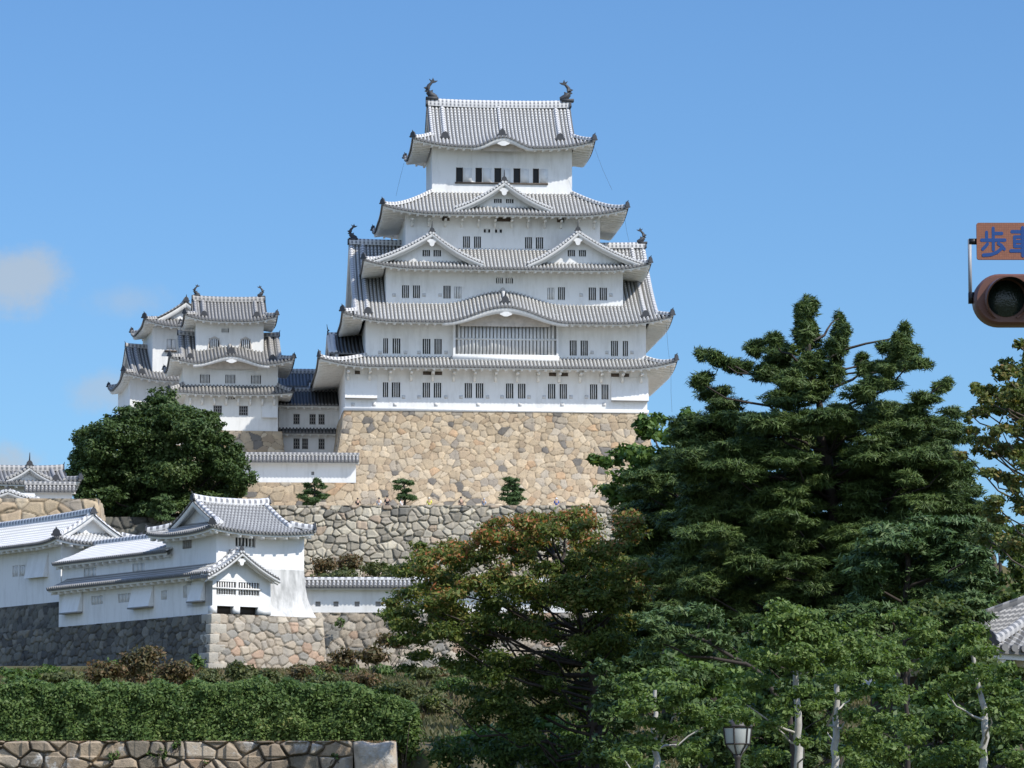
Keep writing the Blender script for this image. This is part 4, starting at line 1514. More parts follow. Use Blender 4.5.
gable(gh3, 0, 2.6, 2.6, Gf3.z(7, 500, 0), Gf3.z(7, 491, 0), -.3, 3.2, tile='tile', osz=.45, inset=.4, pend=False, barge=.35, s=.34)
Lf = Frame(P(50, 498.5, 332), 2)
stone_block_mass('stone_wall', 'sunlit tan stone wall at the left edge below the far gatehouse', Lf, Lf.x(-30, 500, 0), Lf.x(97.5, 500, 0), 6, 7, lambda d: .12 * d, PAL_TAN, 1.3, .95, .09, 41, relief=.16)

# ------------------------------------------------------------------ CORNER TURRET (front left)
T = F_TUR
LT = (-90, 0, 0, 0)     # building faces whose outside looks along local -x: x' runs along -y
tur = thing('corner_turret', 'white corner turret with a gabled lattice bay on the rough stone wall', 'castle turret', T)
xr = T.x(304, 570, .8)
sx = .75
sy = .8
# upper block
zeT = T.z(260, 532.5, sy - 1.0)
ydL = T.atx(166, 540, sx)[0]
wi = [(T.x(235.5, 545, sy), T.x(255.5, 545, sy), T.z(245, 547.5, sy), T.z(245, 536.5, sy), 5, 'bars')]
storey(tur, sx, xr, sy, ydL, -.4, zeT + .35, wi, name='upper_wall')
yw0, yw1 = T.atx(183.3, 543, sx)[0], T.atx(191.8, 543, sx)[0]
# window on the shaded left face, as a shuttered panel
zz0, zz1 = T.atx(187, 548.5, sx)[1], T.atx(187, 537.3, sx)[1]
mb = MB((-90, sx, 0, 0))
for i in range(4):
    a = -yw0 + (yw0 - yw1) * i / 4
    mb.box((a + .03, -.07, zz0), (a + (yw0 - yw1) / 4 - .03, -.004, zz1))
mb.build('window', M['grille'], tur)
# flared foot of the white wall on the right
mb = MB()
xs_ = [T.x(258, 590, .2), xr]
zt = T.z(290, 570, sy)
prof = [(0, zt), (.06, zt * .7), (.2, zt * .42), (.42, zt * .18), (.7, 0)]
G = np.array([[(xs_[0], sy - .005 - o_, z_), (xr + o_ * .7, sy - .005 - o_, z_)] for o_, z_ in prof])
mb.grid(G)
G = np.array([[(xr + o_ * .7, sy - .005 - o_, z_), (xr + o_ * .7, ydL, z_)] for o_, z_ in prof])
mb.grid(G)
mb.build('flared_foot', M['plaster_stained'], tur)
X0, X1 = sx - .95, T.x(316, 533, sy - 1.0)
ylb = T.atx(163, 531, sx - .95)[0]
zr = T.z(235, 503.5, (sy + ydL) / 2)
irimoya(tur, X0, X1, sy - 1.0, max(ylb, ydL + .9), zeT, zr - zeT, 1.15, up=.28, ov=1.0, tile='tile_turret', rh=.42, osz=.42, s=.25, rw=.36, desc=False, barge=.3)
# lower block: bay facing front
xB = T.x(270.5, 600, 0)
zbE = T.z(243, 577, -.6)
lz0, lz1 = T.z(238, 596, 0), T.z(238, 580.3, 0)
wi = [(T.x(216.5, 588, 0), T.x(236.2, 588, 0), lz0, lz1, 7, 'bars'), (T.x(238.5, 588, 0), T.x(259.5, 588, 0), lz0, lz1, 7, 'bars')]
zE = T.z(212, 573.5, 0)
storey(tur, 0.0, xB, 0, 3, T.z(238, 606.5, 0), zE + .3, wi, name='bay_wall')
mb = MB()
mb.box((-.02, -.06, T.z(238, 588.8, 0) - .05), (T.x(261, 588, 0), -.012, T.z(238, 588.8, 0) + .05))
mb.build('lattice_rail', M['bar'], tur)
# stone-drop underside: dark slot and piers
mb = MB()
zb0, zb1 = T.z(238, 613.4, 0), T.z(238, 606.5, 0)
mb.box((.03, .45, zb0), (xB - .03, 2.8, zb1 - .01))
mb.build('stone_drop', M['wood'], tur)
for a, b_ in ((212.3, 217), (234, 240), (258.5, 271)):
    mb = MB()
    mb.box((T.x(a, 610, 0), 0, zb0 - .02), (T.x(b_, 610, 0), .5, zb1))
    mb.build('pier', M['plaster'], tur)
# left wing lower storey
yL = T.atx(59, 600, 0)[0]


def lp(px, py, x=0.0):
    y, z = T.atx(px, py, x)
    return -y, z


wins = []
for a, b_, c, d in ((91.3, 103, 596.5, 605), (118.3, 131, 594.2, 603), (161.2, 167, 591, 600), (183.2, 191.8, 585.8, 598)):
    x0, z1 = lp(a, c)
    x1, _ = lp(b_, c)
    _, z0 = lp(a, d)
    wins.append((x0, x1, z0, z1, 3, 'closed'))
mb = MB(LT)
holed(mb, -yL, -.001, 0, zE + .3, 0, wins)
mb.quad((-yL, 0, 0), (-yL, 3, 0), (-yL, 3, zE + .3), (-yL, 0, zE + .3))
mb.build('wing_wall', M['plaster'], tur)
for (a, b_, c, d, n, st) in wins:
    window(tur, a, b_, c, d, 0, n, st, T=LT)
for a, b_, ct, cb_ in ((65, 83, 590, 611.5), (133.5, 154, 585, 606), (192.5, 205.5, 581, 600.5)):
    x0, zt = lp(a, ct)
    x1, _ = lp(b_, ct)
    _, zb = lp(b_, cb_)
    V = [(x0, -.02, zt), (x1, -.02, zt), (x1, -.42, zb), (x0, -.42, zb), (x0, -.02, zb), (x1, -.02, zb)]
    mb = MB(LT)
    for f in ((0, 1, 2, 3), (0, 3, 4), (1, 5, 2)):
        mb.add(V, f)
    bay = mb.build('stone_drop_bay', M['plaster'], tur)
    mb = MB(LT)
    mb.box((x0, -.46, zb - .1), (x1, -.02, zb - .003))
    mb.build('ledge', M['grille'], bay)
# pent roof along the left face, continuing round under the gable
tm_, em_ = MB(LT), MB(LT)
roof_side(tm_, em_, (-yL - .3, -.75, zE), (1, 0, 0), (0, 1, 0), yL + .3 + .75, 1.5, .68, s=.25, ov=.75, fas=.15, hipR=0)
pr = tm_.build('pent_roof', [M['tile_turret'], M['tile_cap']], tur)
em_.build('eave', M['eave'], pr)
# bay gable
c = T.x(241.5, 565, -.6)
zf, zp = T.z(243, 577.5, -.6), T.z(241, 551.5, -.6)
gable(tur, c, c - T.x(206.8, 576, -.6), T.x(279.5, 576, -.6) - c, zf, zp, -.65, 1.4, tile='tile_turret', s=.25, inset=.66, barge=.22, osz=.42, conc=.3, capr=.075, rsz=.24)
# wing upper storey with its own roof
zu0 = zE + .5
yU1 = T.atx(62, 575, sx)[0]
x0, zue = lp(110, 557.5, sx - .55)
wins = []
for a, b_, c_, d in ((83.7, 96, 568.5, 578.5), (132.5, 145, 564, 574.5)):
    p0, z1 = lp(a, c_, sx)
    p1, _ = lp(b_, c_, sx)
    _, z0 = lp(a, d, sx)
    wins.append((p0, p1, z0, z1, 2, 'closed'))
UT = (-90, sx, 0, 0)
mb = MB(UT)
holed(mb, -yU1, -ydL, zu0, zue + .3, 0, wins)
mb.quad((-yU1, 0, zu0), (-yU1, 5, zu0), (-yU1, 5, zue + .3), (-yU1, 0, zue + .3))
mb.build('wing_wall', M['plaster'], tur)
for (a, b_, c_, d, n, st) in wins:
    window(tur, a, b_, c_, d, 0, n, st, T=UT)
tm_, em_ = MB(LT), MB(LT)
xrg = 3.4
_, zrg = T.atx(125, 541.5, xrg)
yr1 = T.atx(93, 545, xrg)[0]
y_e1 = T.atx(52, 565, sx - .55)[0]
Wl = y_e1 - ydL + .9
roof_side(tm_, em_, (-y_e1, sx - .55, zue), (1, 0, 0), (0, 1, 0), Wl, xrg - sx + .55, zrg - zue, s=.25, ov=.55, fas=.15, hipL=max(.15, (y_e1 - yr1) / (xrg - sx + .55)), conc=.15)
roof_side(tm_, em_, (-ydL, 2 * xrg - sx + .55, zue), (-1, 0, 0), (0, -1, 0), Wl - .9, xrg - sx + .55, zrg - zue, s=.25, ov=.55, fas=.15, conc=.15)
pr = tm_.build('wing_roof', [M['tile_sunlit'], M['tile_cap']], tur)
em_.build('eave', M['eave'], pr)
mb = MB(LT)
mb.sweep([(-yr1, xrg, zrg - .05), (-(yr1 + ydL) / 2, xrg, zrg - .05), (-ydL, xrg, zrg - .05)], .3, .36)
mb.build('main_ridge', M['ridge'], pr)

# stone wall under the turret: lit right face, left face with shade in its palette, pale corner blocks
tw = thing('stone_wall', 'rough stone wall with pale squared corner blocks carrying the corner turret', 'stone wall', T)
batT = lambda d: .16 * d
mb = MB()
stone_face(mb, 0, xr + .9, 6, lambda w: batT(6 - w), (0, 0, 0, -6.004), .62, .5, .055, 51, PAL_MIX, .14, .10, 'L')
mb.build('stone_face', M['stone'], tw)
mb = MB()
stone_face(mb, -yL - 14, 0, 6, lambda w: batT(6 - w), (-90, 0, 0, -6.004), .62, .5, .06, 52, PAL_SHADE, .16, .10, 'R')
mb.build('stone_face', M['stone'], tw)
zc = -.02
k = 0
rc = random.Random(5)
while zc > -6:
    hh = rc.uniform(.5, .68)
    lx, ly = (1.15, .62) if k % 2 else (.68, 1.2)
    bt = batT(-zc + hh / 2)
    mb = MB()
    x0, y0 = -bt - .10, -bt - .10
    col = np.array((.42, .39, .33)) * rc.uniform(.85, 1.1)
    mb.box((x0, y0, zc - hh + .02), (x0 + lx, y0 + ly, zc), 0, col)
    ob = mb.build('corner_block', M['stone'], tw)
    bv = ob.modifiers.new('bevel', 'BEVEL')
    bv.width = .05
    bv.segments = 2
    zc -= hh
    k += 1
# long plaster wall running right
Wf2 = Frame(P(300, 612.5, 250.5), 0)
h = Wf2.z(350, 586.5, -.45)
holes = []
for a in (318, 336, 357, 378, 398, 420, 441):
    x = Wf2.x(a, 604, 0)
    z0, z1 = Wf2.z(350, 606.5, 0), Wf2.z(350, 601.5, 0)
    holes.append((x - .16, x + .16, z0, z1))
roofed_wall('plaster_wall', 'long white plaster wall with loopholes and a striped tiled top running right from the turret behind the trees', Wf2, Wf2.x(299, 600, 0), Wf2.x(835, 600, 0), h, .5, .5, Wf2.z(350, 579.5, .25) - h, tile='tile_turret', ridge='ridge', holes=holes, s=.26, rh=.2)
stone_block_mass('stone_wall', 'mossy rubble stone wall under the long loopholed white wall', Frame(Wf2.O + np.array([0, 0, -.005]), 0), Wf2.x(297, 612, 0), Wf2.x(840, 612, 0), 2.5, 4.6, lambda d: .2 * d, PAL_MIX, .66, .5, .07, 61, relief=.15, left=False, right=False)

# ------------------------------------------------------------------ LONG STOREHOUSE at the left edge
F_L = Frame(P(60.5, 597, 263), AL)
st = thing('storehouse', 'long low white castle storehouse with a sunlit tiled gabled roof at the left edge', 'castle building', F_L)
zeL = F_L.z(60, 541.5, -.9)
yl2 = 26.0
xw = F_L.x(124, 560, 0)


def ll(px, py, x=0.0):
    y, z = F_L.atx(px, py, x)
    return -y, z


wins = []
for a, b_, c_, d in ((12.5, 18, 566, 577), (19.5, 25.5, 565.5, 576.5)):
    p0, z1 = ll(a, c_)
    p1, _ = ll(b_, c_)
    _, z0 = ll(a, d)
    wins.append((p0, p1, z0, z1, 2, 'closed'))
mb = MB(LT)
holed(mb, -yl2, 0, -.3, zeL + .3, 0, wins)
mb.build('wall', M['plaster'], st)
for (a, b_, c_, d, n, s_) in wins:
    window(st, a, b_, c_, d, 0, n, s_, T=LT)
mb = MB()
mb.quad((0, 0, -.3), (xw, 0, -.3), (xw, 0, zeL + .3), (0, 0, zeL + .3))
mb.quad((xw, 0, -.3), (xw, yl2, -.3), (xw, yl2, zeL + .3), (xw, 0, zeL + .3))
mb.build('wall', M['plaster'], st)
p0, zl = ll(29, 579)
p1, _ = ll(48, 577.5)
mb = MB(LT)
V = [(p0, -.02, zl + 1.6), (p1, -.02, zl + 1.6), (p1, -.4, zl), (p0, -.4, zl), (p0, -.02, zl), (p1, -.02, zl)]
for f in ((0, 1, 2, 3), (0, 3, 4), (1, 5, 2), (3, 2, 5, 4)):
    mb.add(V, f)
bay = mb.build('stone_drop_bay', M['plaster'], st)
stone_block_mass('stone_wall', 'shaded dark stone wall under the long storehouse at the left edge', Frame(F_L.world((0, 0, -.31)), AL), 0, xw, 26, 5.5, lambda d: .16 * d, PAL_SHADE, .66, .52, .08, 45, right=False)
zr = F_L.z(91, 517, -.2) - .1
zrx = F_L.atx(40, 521.5, xw / 2)[1]
irimoya(st, -yl2, .9, -.9, xw + .9, zeL, zrx - zeL, 1.0, up=.3, ov=.9, tile='tile_sunlit', rh=.42, rw=.36, osz=.5, s=.27, T=LT, desc=False, barge=.3, conc=.3)

# ------------------------------------------------------------------ tiled hall at the right edge
Rf = Frame(P(989, 652, 96), 22)
rh_ = thing('tiled_hall', 'corner of a grey tiled hall roof at the right edge behind the young trees', 'building', Rf)
storey(rh_, .9, 10, .9, 8, -3.6, .2, (), 'wood')
mb = MB()
roof_rh, _S = skirt(rh_, 0, 11, 0, 9, 4.4, 4.4, 4.4, 4.4, 0, 1.75, up=.1, ov=(.9, .9, .9, .9), tile='tile_grey', ridge='ridge_grey', s=.27, osz=.35, hipw=.2)
mb.sweep([(4.3, 4.5, 1.66), (5.5, 4.5, 1.66), (6.7, 4.5, 1.66)], .35, .5)
mb.build('main_ridge', M['ridge_grey'], roof_rh)

# ------------------------------------------------------------------ vegetation
def unit(v):
    return v / np.maximum(np.linalg.norm(v, axis=-1, keepdims=True), 1e-9)


def leaves(mb, C, N, size, aspect=.5, axis=None, r=None):
    """diamond leaves at points C with normals N"""
    r = r or rng
    n = len(C)
    a = r.normal(size=(n, 3)) if axis is None else axis
    a = a - N * np.sum(a * N, -1, keepdims=True)
    a = unit(a)
    b = np.cross(N, a)
    s = (size * r.uniform(.5, 1.45, n))[:, None]
    V = np.stack([C + a * s, C + b * s * aspect, C - a * s, C - b * s * aspect], 1)
    mb.add(V.reshape(-1, 3), np.arange(4 * n).reshape(n, 4))


def cloud_of_leaves(mb, c, rad, n, size, aspect=.5, sub=9, up=.5, shell=.45, r=None, subr=.42, outw=.5, flat=1.0, tufts=False):
    """one leafy mass: leaves gathered in smaller bunches through an ellipsoid"""
    r = r or rng
    c = np.asarray(c, float)
    rad = np.asarray(rad, float)
    d = unit(r.normal(size=(sub, 3)))
    k = r.uniform(shell, 1.0, (sub, 1)) ** .6
    sc = c + d * k * rad * (1 - subr * .6)
    per = max(1, n // sub)
    cen = np.repeat(sc, per, 0)
    od = np.repeat(d, per, 0)
    off = unit(r.normal(size=(len(cen), 3))) * (r.uniform(0, 1, (len(cen), 1)) ** .5)
    rs = np.maximum(rad * subr, size * 1.2) * np.array([1, 1, flat])
    p = cen + off * rs * np.repeat(r.uniform(.6, 1.25, (sub, 1)), per, 0)
    nrm = unit(off * outw + od * .35 + np.array([0, 0, up]) + r.normal(size=p.shape) * .55)
    ax = None
    if tufts:
        ax = unit(off * np.array([1, 1, .5]) + od * .6 + np.array([0, 0, .35]) + r.normal(size=p.shape) * .35)
    leaves(mb, p, nrm, size, aspect, ax, r)


def limb_curve(a, b, sag=.1, n=6, wob=.04):
    a, b = np.array(a, float), np.array(b, float)
    t = np.linspace(0, 1, n)[:, None]
    L = np.linalg.norm(b - a)
    p = a + (b - a) * t
    p[:, 2] += (-np.sin(np.pi * t) * sag * L)[:, 0]
    w = rng.normal(size=(n, 3)) * wob * L
    w[0] = 0
    w[-1] *= .5
    return p + w


def trunk_point(path, z):
    path = np.asarray(path)
    return np.array([np.interp(z, path[:, 2], path[:, 0]), np.interp(z, path[:, 2], path[:, 1]), z])


def make_tree(name, label, cat, path, r0, r1, pads, mat, bark, Yd, leaf=.12, dens=60, aspect=.5, sub=9, up=.5, spread=2.0, group=None, flat=1.0, tufts=False, limb_r=.06, limbs=1.0, subr=.42, seed=1, shell=.45, sag=.05, lowfrac=.35, outw=.5, dup=0, jit=.75):
    """pads: (px, py, rx, ry[, depth offset]) read from the photograph; each becomes a leafy mass at its own depth"""
    global rng
    rng = np.random.default_rng(seed)
    path = [np.array(p, float) for p in path]
    base = path[0].copy()
    root = thing(name, label, cat, loc=tuple(base), group=group)
    tb = MB()
    pp = np.array(path)
    n = 18
    tt = np.linspace(0, 1, n)
    src = np.linspace(0, 1, len(pp))
    fine = np.stack([np.interp(tt, src, pp[:, i]) for i in range(3)], 1)
    fine[1:-1, :2] += rng.normal(size=(n - 2, 2)) * r0 * .18
    tb.tube(fine - base, r0 + (r1 - r0) * tt ** .8 + r0 * .35 * np.exp(-tt * 14), n=8)
    cb_ = MB()
    allp = [tuple(p) for p in pads]
    n0 = len(allp)
    for q in range(int(dup * n0)):
        p = allp[q % n0]
        allp.append((p[0] + rng.normal() * p[2] * jit * .6, p[1] + rng.normal() * p[3] * jit, p[2] * rng.uniform(.6, .95), p[3] * rng.uniform(.6, .95)))
    for i, pd in enumerate(allp):
        px, py, rx, ry = pd[:4]
        dy = pd[4] if len(pd) > 4 else rng.uniform(-spread, spread)
        Y = Yd + dy
        c = P(px, py, Y)
        m = FPX / Y
        rad = np.array([rx / m, rx / m * rng.uniform(.7, 1.0), ry / m])
        area = math.pi * rad[0] * rad[2]
        nl = int(dens * area / (leaf * leaf * aspect * 2))
        cloud_of_leaves(cb_, c - base, rad, nl, leaf, aspect, sub, up, shell, rng, subr, outw, flat, tufts)
        if i < n0 and rng.uniform() < limbs:
            zt = fine[-1, 2]
            z0 = min(max(fine[0, 2] + .2, c[2] - lowfrac * np.linalg.norm(c[:2] - fine[-1, :2]) - rad[2]), zt - .05)
            s = trunk_point(fine, z0)
            tb.tube(limb_curve(s - base, c - base, sag), np.linspace(limb_r, limb_r * .3, 6), n=5)
    tb.build('trunk', M[bark], root, smooth=True)
    cb_.build('crown', M[mat], root)
    return root


def poly_pads(poly, n, rx, ry, seed):
    """n pads scattered inside a pixel outline"""
    r_ = np.random.default_rng(seed)
    poly = np.array(poly, float)
    lo, hi = poly.min(0), poly.max(0)
    out = []
    tries = 0
    best = []
    while len(out) < n and tries < 20000:
        tries += 1
        p = lo + (hi - lo) * r_.uniform(size=2)
        x, y = p
        inside = False
        j = len(poly) - 1
        for i in range(len(poly)):
            if (poly[i, 1] > y) != (poly[j, 1] > y) and x < (poly[j, 0] - poly[i, 0]) * (y - poly[i, 1]) / (poly[j, 1] - poly[i, 1]) + poly[i, 0]:
                inside = not inside
            j = i
        if not inside:
            continue
        k = r_.uniform(.7, 1.25)
        if tries < 8000 and any(((x - q[0]) / rx) ** 2 + ((y - q[1]) / ry) ** 2 < .45 for q in out):
            continue
        out.append((x, y, rx * k, ry * k))
    return out


def gz(x, y):
    return float(terrain_z(np.array(float(x)), np.array(float(y))))


def ground_pt(px, Y):
    x = P(px, 800, Y)[0]
    return np.array([x, Y, gz(x, Y)])


# big round broadleaf before the small keeps
rt_base = ground_pt(158, 373)
rt_base[2] -= .2
ring = [(155, 425, 38, 24), (120, 432, 34, 20), (195, 430, 34, 20), (98, 450, 26, 18), (220, 455, 26, 20), (155, 455, 45, 28), (85, 468, 20, 14), (235, 478, 15, 14), (115, 475, 36, 20), (200, 475, 40, 22), (150, 411, 30, 13), (176, 414, 20, 10), (130, 414, 18, 11), (105, 495, 24, 12), (150, 490, 40, 20), (190, 498, 30, 14), (225, 490, 20, 12), (95, 432, 15, 10), (78, 455, 10, 8), (72, 458, 5, 4), (228, 438, 9, 8), (243, 488, 6, 5), (92, 480, 18, 14), (205, 418, 14, 9), (113, 420, 12, 8), (215, 432, 12, 8), (90, 505, 20, 12), (120, 508, 26, 12), (155, 508, 30, 14), (190, 508, 30, 12), (222, 500, 22, 12), (240, 492, 10, 8), (80, 492, 14, 10), (74, 474, 10, 8), (238, 460, 12, 10), (140, 515, 26, 8), (200, 440, 30, 20), (230, 470, 18, 14)]
make_tree('broadleaf_tree', 'big round dark green broadleaf tree before the small keeps', 'tree', [rt_base, P(156, 500, 373), P(155, 430, 373)], .8, .2, ring, 'round', 'bark_dark', 367, leaf=.15, dens=5.5, aspect=.55, sub=24, spread=3.5, limb_r=.14, subr=.36, seed=3, dup=2.2, jit=.5, shell=.2, limbs=.5)

# clipped pines on the terrace
def clipped_pine(label, px, py0, py1, layers, Y, group):
    x = P(px, 505, Y)[0]
    b = np.array([x, Y, gz(x, Y)])
    make_tree('pine_tree', label, 'tree', [b, P(px + 1, py1 - 4, Y), P(px, py0 + 3, Y)], .16, .07, layers, 'pine', 'bark_dark', Y, leaf=.16, dens=12, aspect=.24, sub=12, spread=.35, group=group, flat=.75, tufts=True, limb_r=.05, seed=int(px))


GP = 'clipped pines on the terrace'
clipped_pine('clipped pine nearest the short tile-topped wall, spreading dark tiers', 314, 478, 505, [(316, 481, 6, 3), (308, 485, 6, 3), (321, 486, 7, 3), (313, 491, 11, 3.5), (303, 496, 7, 3), (322, 496, 8, 3.5), (313, 500, 10, 3.5), (308, 503, 7, 3)], 375, GP)
clipped_pine('clipped pine leaning in two tufts behind the visitors on the terrace', 404, 479, 505, [(402, 482, 9, 3.4), (398, 487, 7, 3), (411, 483, 5, 2.5), (406, 491, 6, 3), (404, 496, 8, 3.2), (412, 498, 6, 2.6), (400, 499, 5, 2.6)], 374, GP)
clipped_pine('clipped pine cut into neat flat tiers, rightmost on the terrace', 512.5, 478, 506, [(512, 480, 11, 2.8), (511, 485, 9, 2.4), (517, 489, 9, 2.8), (507, 489, 7, 2.6), (513, 494, 13, 3), (508, 499, 10, 3), (517, 499, 10, 3), (513, 503, 8, 2.6)], 374, GP)
clipped_pine('small light green pine at the foot of the big round tree', 160, 494, 519, [(166, 497, 8, 3.5), (158, 500, 8, 3), (168, 504, 9, 3.5), (157, 507, 10, 3.5), (167, 511, 10, 3.5), (155, 514, 10, 3.5), (163, 518, 12, 3)], 362, GP)

# conifers on the right -------------------------------------------------
cb0 = ground_pt(838, 100)
top = [(806, 303, 5, 11), (812, 308, 6, 12), (800, 309, 6, 10), (839, 318, 5, 11), (905, 328, 6, 8), (846, 330, 5, 8), (805, 318, 12, 14), (806, 340, 17, 20), (808, 362, 17, 18), (840, 330, 12, 14), (836, 350, 15, 18), (829, 372, 16, 14), (704, 354, 15, 8), (722, 362, 14, 7), (738, 367, 20, 9), (756, 348, 14, 12), (772, 340, 14, 10), (775, 362, 24, 14), (790, 380, 24, 12), (765, 375, 18, 9), (700, 382, 16, 8), (716, 392, 22, 9), (725, 405, 24, 10), (735, 418, 28, 10), (790, 400, 34, 12), (815, 392, 22, 14), (806, 418, 36, 12), (862, 358, 9, 10), (866, 372, 10, 6), (903, 336, 12, 10), (905, 352, 18, 10), (892, 366, 24, 10), (915, 362, 14, 10), (880, 384, 30, 10), (858, 392, 22, 9), (838, 410, 26, 10), (925, 398, 22, 9), (940, 388, 12, 8), (947, 383, 8, 5), (915, 410, 20, 8), (950, 411, 14, 5), (885, 408, 28, 10), (765, 420, 26, 10), (806, 330, 15, 16), (838, 342, 12, 14), (780, 350, 18, 10), (903, 345, 16, 12), (898, 358, 18, 9), (866, 366, 12, 7), (800, 372, 20, 12)]
mid = poly_pads([(690, 425), (760, 418), (880, 415), (950, 425), (965, 470), (975, 520), (968, 560), (930, 600), (880, 645), (820, 640), (765, 640), (700, 620), (672, 560), (680, 500)], 210, 29, 12, 4)
make_tree('conifer_tree', 'tall dark conifer with tiered boughs, highest tree right of the keep', 'tree', [cb0, P(838, 700, 100), P(836, 520, 100), P(822, 420, 100), P(806, 312, 100)], .30, .04, top + mid, 'conifer', 'bark_dark', 100, leaf=.085, dens=11, aspect=.14, sub=34, up=.8, spread=2.2, flat=.8, tufts=True, limb_r=.05, subr=.36, seed=8, dup=.22, jit=.45, shell=.1, sag=.03, lowfrac=.25, limbs=.35)
# bare weathered boughs seen against the sky
for a, b_, rr in (((838, 405, 99), (748, 406, 98), .055), ((838, 408, 99), (876, 402, 98.5), .06), ((805, 392, 98.5), (774, 370, 97.5), .05), ((838, 420, 99.5), (872, 412, 98.5), .05), ((842, 425, 99), (866, 404, 98), .07)):
    pass
cc0 = ground_pt(712, 112)
pads = poly_pads([(640, 470), (690, 440), (740, 440), (760, 500), (750, 580), (720, 640), (640, 650), (600, 590), (618, 530)], 75, 30, 12, 9)
make_tree('conifer_tree', 'dark spreading conifer with wide flat boughs between the reddish cherry and the tallest conifer', 'tree', [cc0, P(712, 640, 112), P(708, 520, 112), P(704, 445, 112)], .26, .05, pads, 'conifer', 'bark_dark', 112, leaf=.09, dens=11, aspect=.15, sub=34, up=.8, spread=2.0, flat=.8, tufts=True, limb_r=.05, subr=.34, seed=9, shell=.1, sag=.03, lowfrac=.25, limbs=.35)
cd0 = ground_pt(905, 93)
pads = poly_pads([(850, 560), (900, 520), (955, 520), (985, 560), (975, 620), (930, 650), (870, 650)], 44, 28, 11, 12)
make_tree('conifer_tree', 'lower mid-green conifer to the right below the tallest conifer', 'tree', [cd0, P(905, 680, 93), P(908, 540, 93)], .2, .05, pads, 'pine', 'bark_dark', 93, leaf=.095, dens=10, aspect=.24, sub=24, up=.8, spread=1.4, flat=.7, tufts=True, limb_r=.045, subr=.40, seed=10, shell=.1, sag=.03, limbs=.4)
# broadleaf left of the conifers
mb0 = ground_pt(668, 122)
pads = [(650, 432, 22, 10), (676, 436, 24, 11), (625, 455, 22, 9), (604, 460, 14, 6), (650, 455, 28, 12), (690, 455, 26, 12), (630, 478, 26, 10), (610, 490, 18, 8), (668, 478, 30, 13), (700, 428, 16, 9), (655, 500, 30, 12), (622, 500, 20, 8), (592, 458, 7, 4), (690, 490, 26, 12)]
make_tree('maple_tree', 'mid-green broadleaf tree just right of the tall stone base', 'tree', [mb0, P(668, 600, 122), P(662, 450, 122)], .24, .05, pads, 'maple', 'bark_dark', 122, leaf=.11, dens=7, sub=22, spread=1.6, limb_r=.045, subr=.42, seed=12, dup=1.2, shell=.15, limbs=.5)
# cherry with reddening leaves
ch0 = ground_pt(590, 105)
pads = poly_pads([(388, 592), (408, 566), (440, 541), (480, 530), (530, 521), (575, 514), (620, 506), (642, 515), (650, 560), (640, 640), (560, 640), (470, 640), (420, 640), (385, 625)], 70, 25, 13, 20)
pads += [(392, 602, 14, 7), (400, 640, 20, 8), (420, 655, 22, 8), (405, 668, 16, 6), (445, 662, 20, 9), (470, 690, 22, 10), (385, 690, 12, 5), (470, 665, 26, 12), (510, 670, 30, 14), (540, 690, 30, 14), (500, 705, 24, 10), (560, 660, 30, 14), (600, 660, 30, 16), (575, 705, 24, 10), (630, 680, 26, 16), (610, 640, 28, 16), (430, 700, 12, 5)]
pads += poly_pads([(455, 650), (640, 640), (650, 745), (500, 745), (470, 715)], 34, 24, 13, 22)
make_tree('cherry_tree', 'spreading cherry tree with leaves turning red and orange, before the terrace wall', 'tree', [ch0, P(596, 735, 105), P(588, 640, 105), P(560, 560, 105)], .24, .06, pads, 'cherry', 'bark_dark', 105, leaf=.062, dens=3.3, aspect=.42, sub=26, spread=2.4, limb_r=.05, subr=.44, seed=21, dup=.5, shell=.1, up=.35, limbs=.5)
# trees on the far right
ye0 = ground_pt(1010, 118)
pads = [(975, 560, 26, 14), (1000, 545, 22, 12), (950, 525, 20, 12), (985, 520, 22, 10), (1010, 600, 26, 16), (965, 595, 24, 14), (990, 580, 24, 12), (935, 490, 22, 12), (960, 480, 18, 10), (1020, 570, 20, 14), (1015, 540, 20, 10), (940, 455, 20, 10), (920, 440, 18, 8)]
make_tree('maple_tree', 'yellow-green broadleaf tree behind the conifers at the right', 'tree', [ye0, P(1008, 640, 118), P(985, 520, 118)], .2, .05, pads, 'yellow', 'bark', 118, leaf=.11, dens=5, sub=20, spread=1.5, limb_r=.04, subr=.42, seed=23, dup=1.2, shell=.15, limbs=.5)
au0 = ground_pt(1050, 84)
pads = [(1012, 392, 22, 12), (1030, 370, 20, 14), (1022, 345, 10, 7), (985, 400, 10, 8), (975, 385, 8, 5), (978, 410, 9, 6), (1000, 410, 14, 7), (1040, 420, 24, 12), (985, 440, 14, 6), (1005, 450, 18, 7), (970, 430, 10, 5), (1030, 465, 22, 9), (960, 455, 10, 5), (990, 470, 14, 5), (1050, 395, 30, 22), (1015, 432, 12, 5), (1018, 485, 14, 5), (1060, 450, 34, 20), (1000, 520, 14, 6), (1022, 510, 12, 6), (1005, 375, 16, 9), (990, 392, 12, 8), (1000, 430, 18, 9), (1018, 450, 20, 10), (980, 450, 12, 7), (1010, 480, 18, 9), (995, 500, 16, 8), (970, 415, 8, 5), (1025, 400, 20, 14), (985, 540, 14, 8), (1015, 545, 18, 10)]
make_tree('autumn_tree', 'thin autumn tree with sparse brownish leaves at the right edge below the traffic light', 'tree', [au0, P(1052, 560, 84), P(1040, 440, 84), P(1036, 360, 84)], .16, .04, pads, 'autumn', 'bark', 84, leaf=.055, dens=4.4, sub=24, spread=1.3, limb_r=.032, subr=.42, seed=25, dup=2.4, shell=.1, lowfrac=.5)
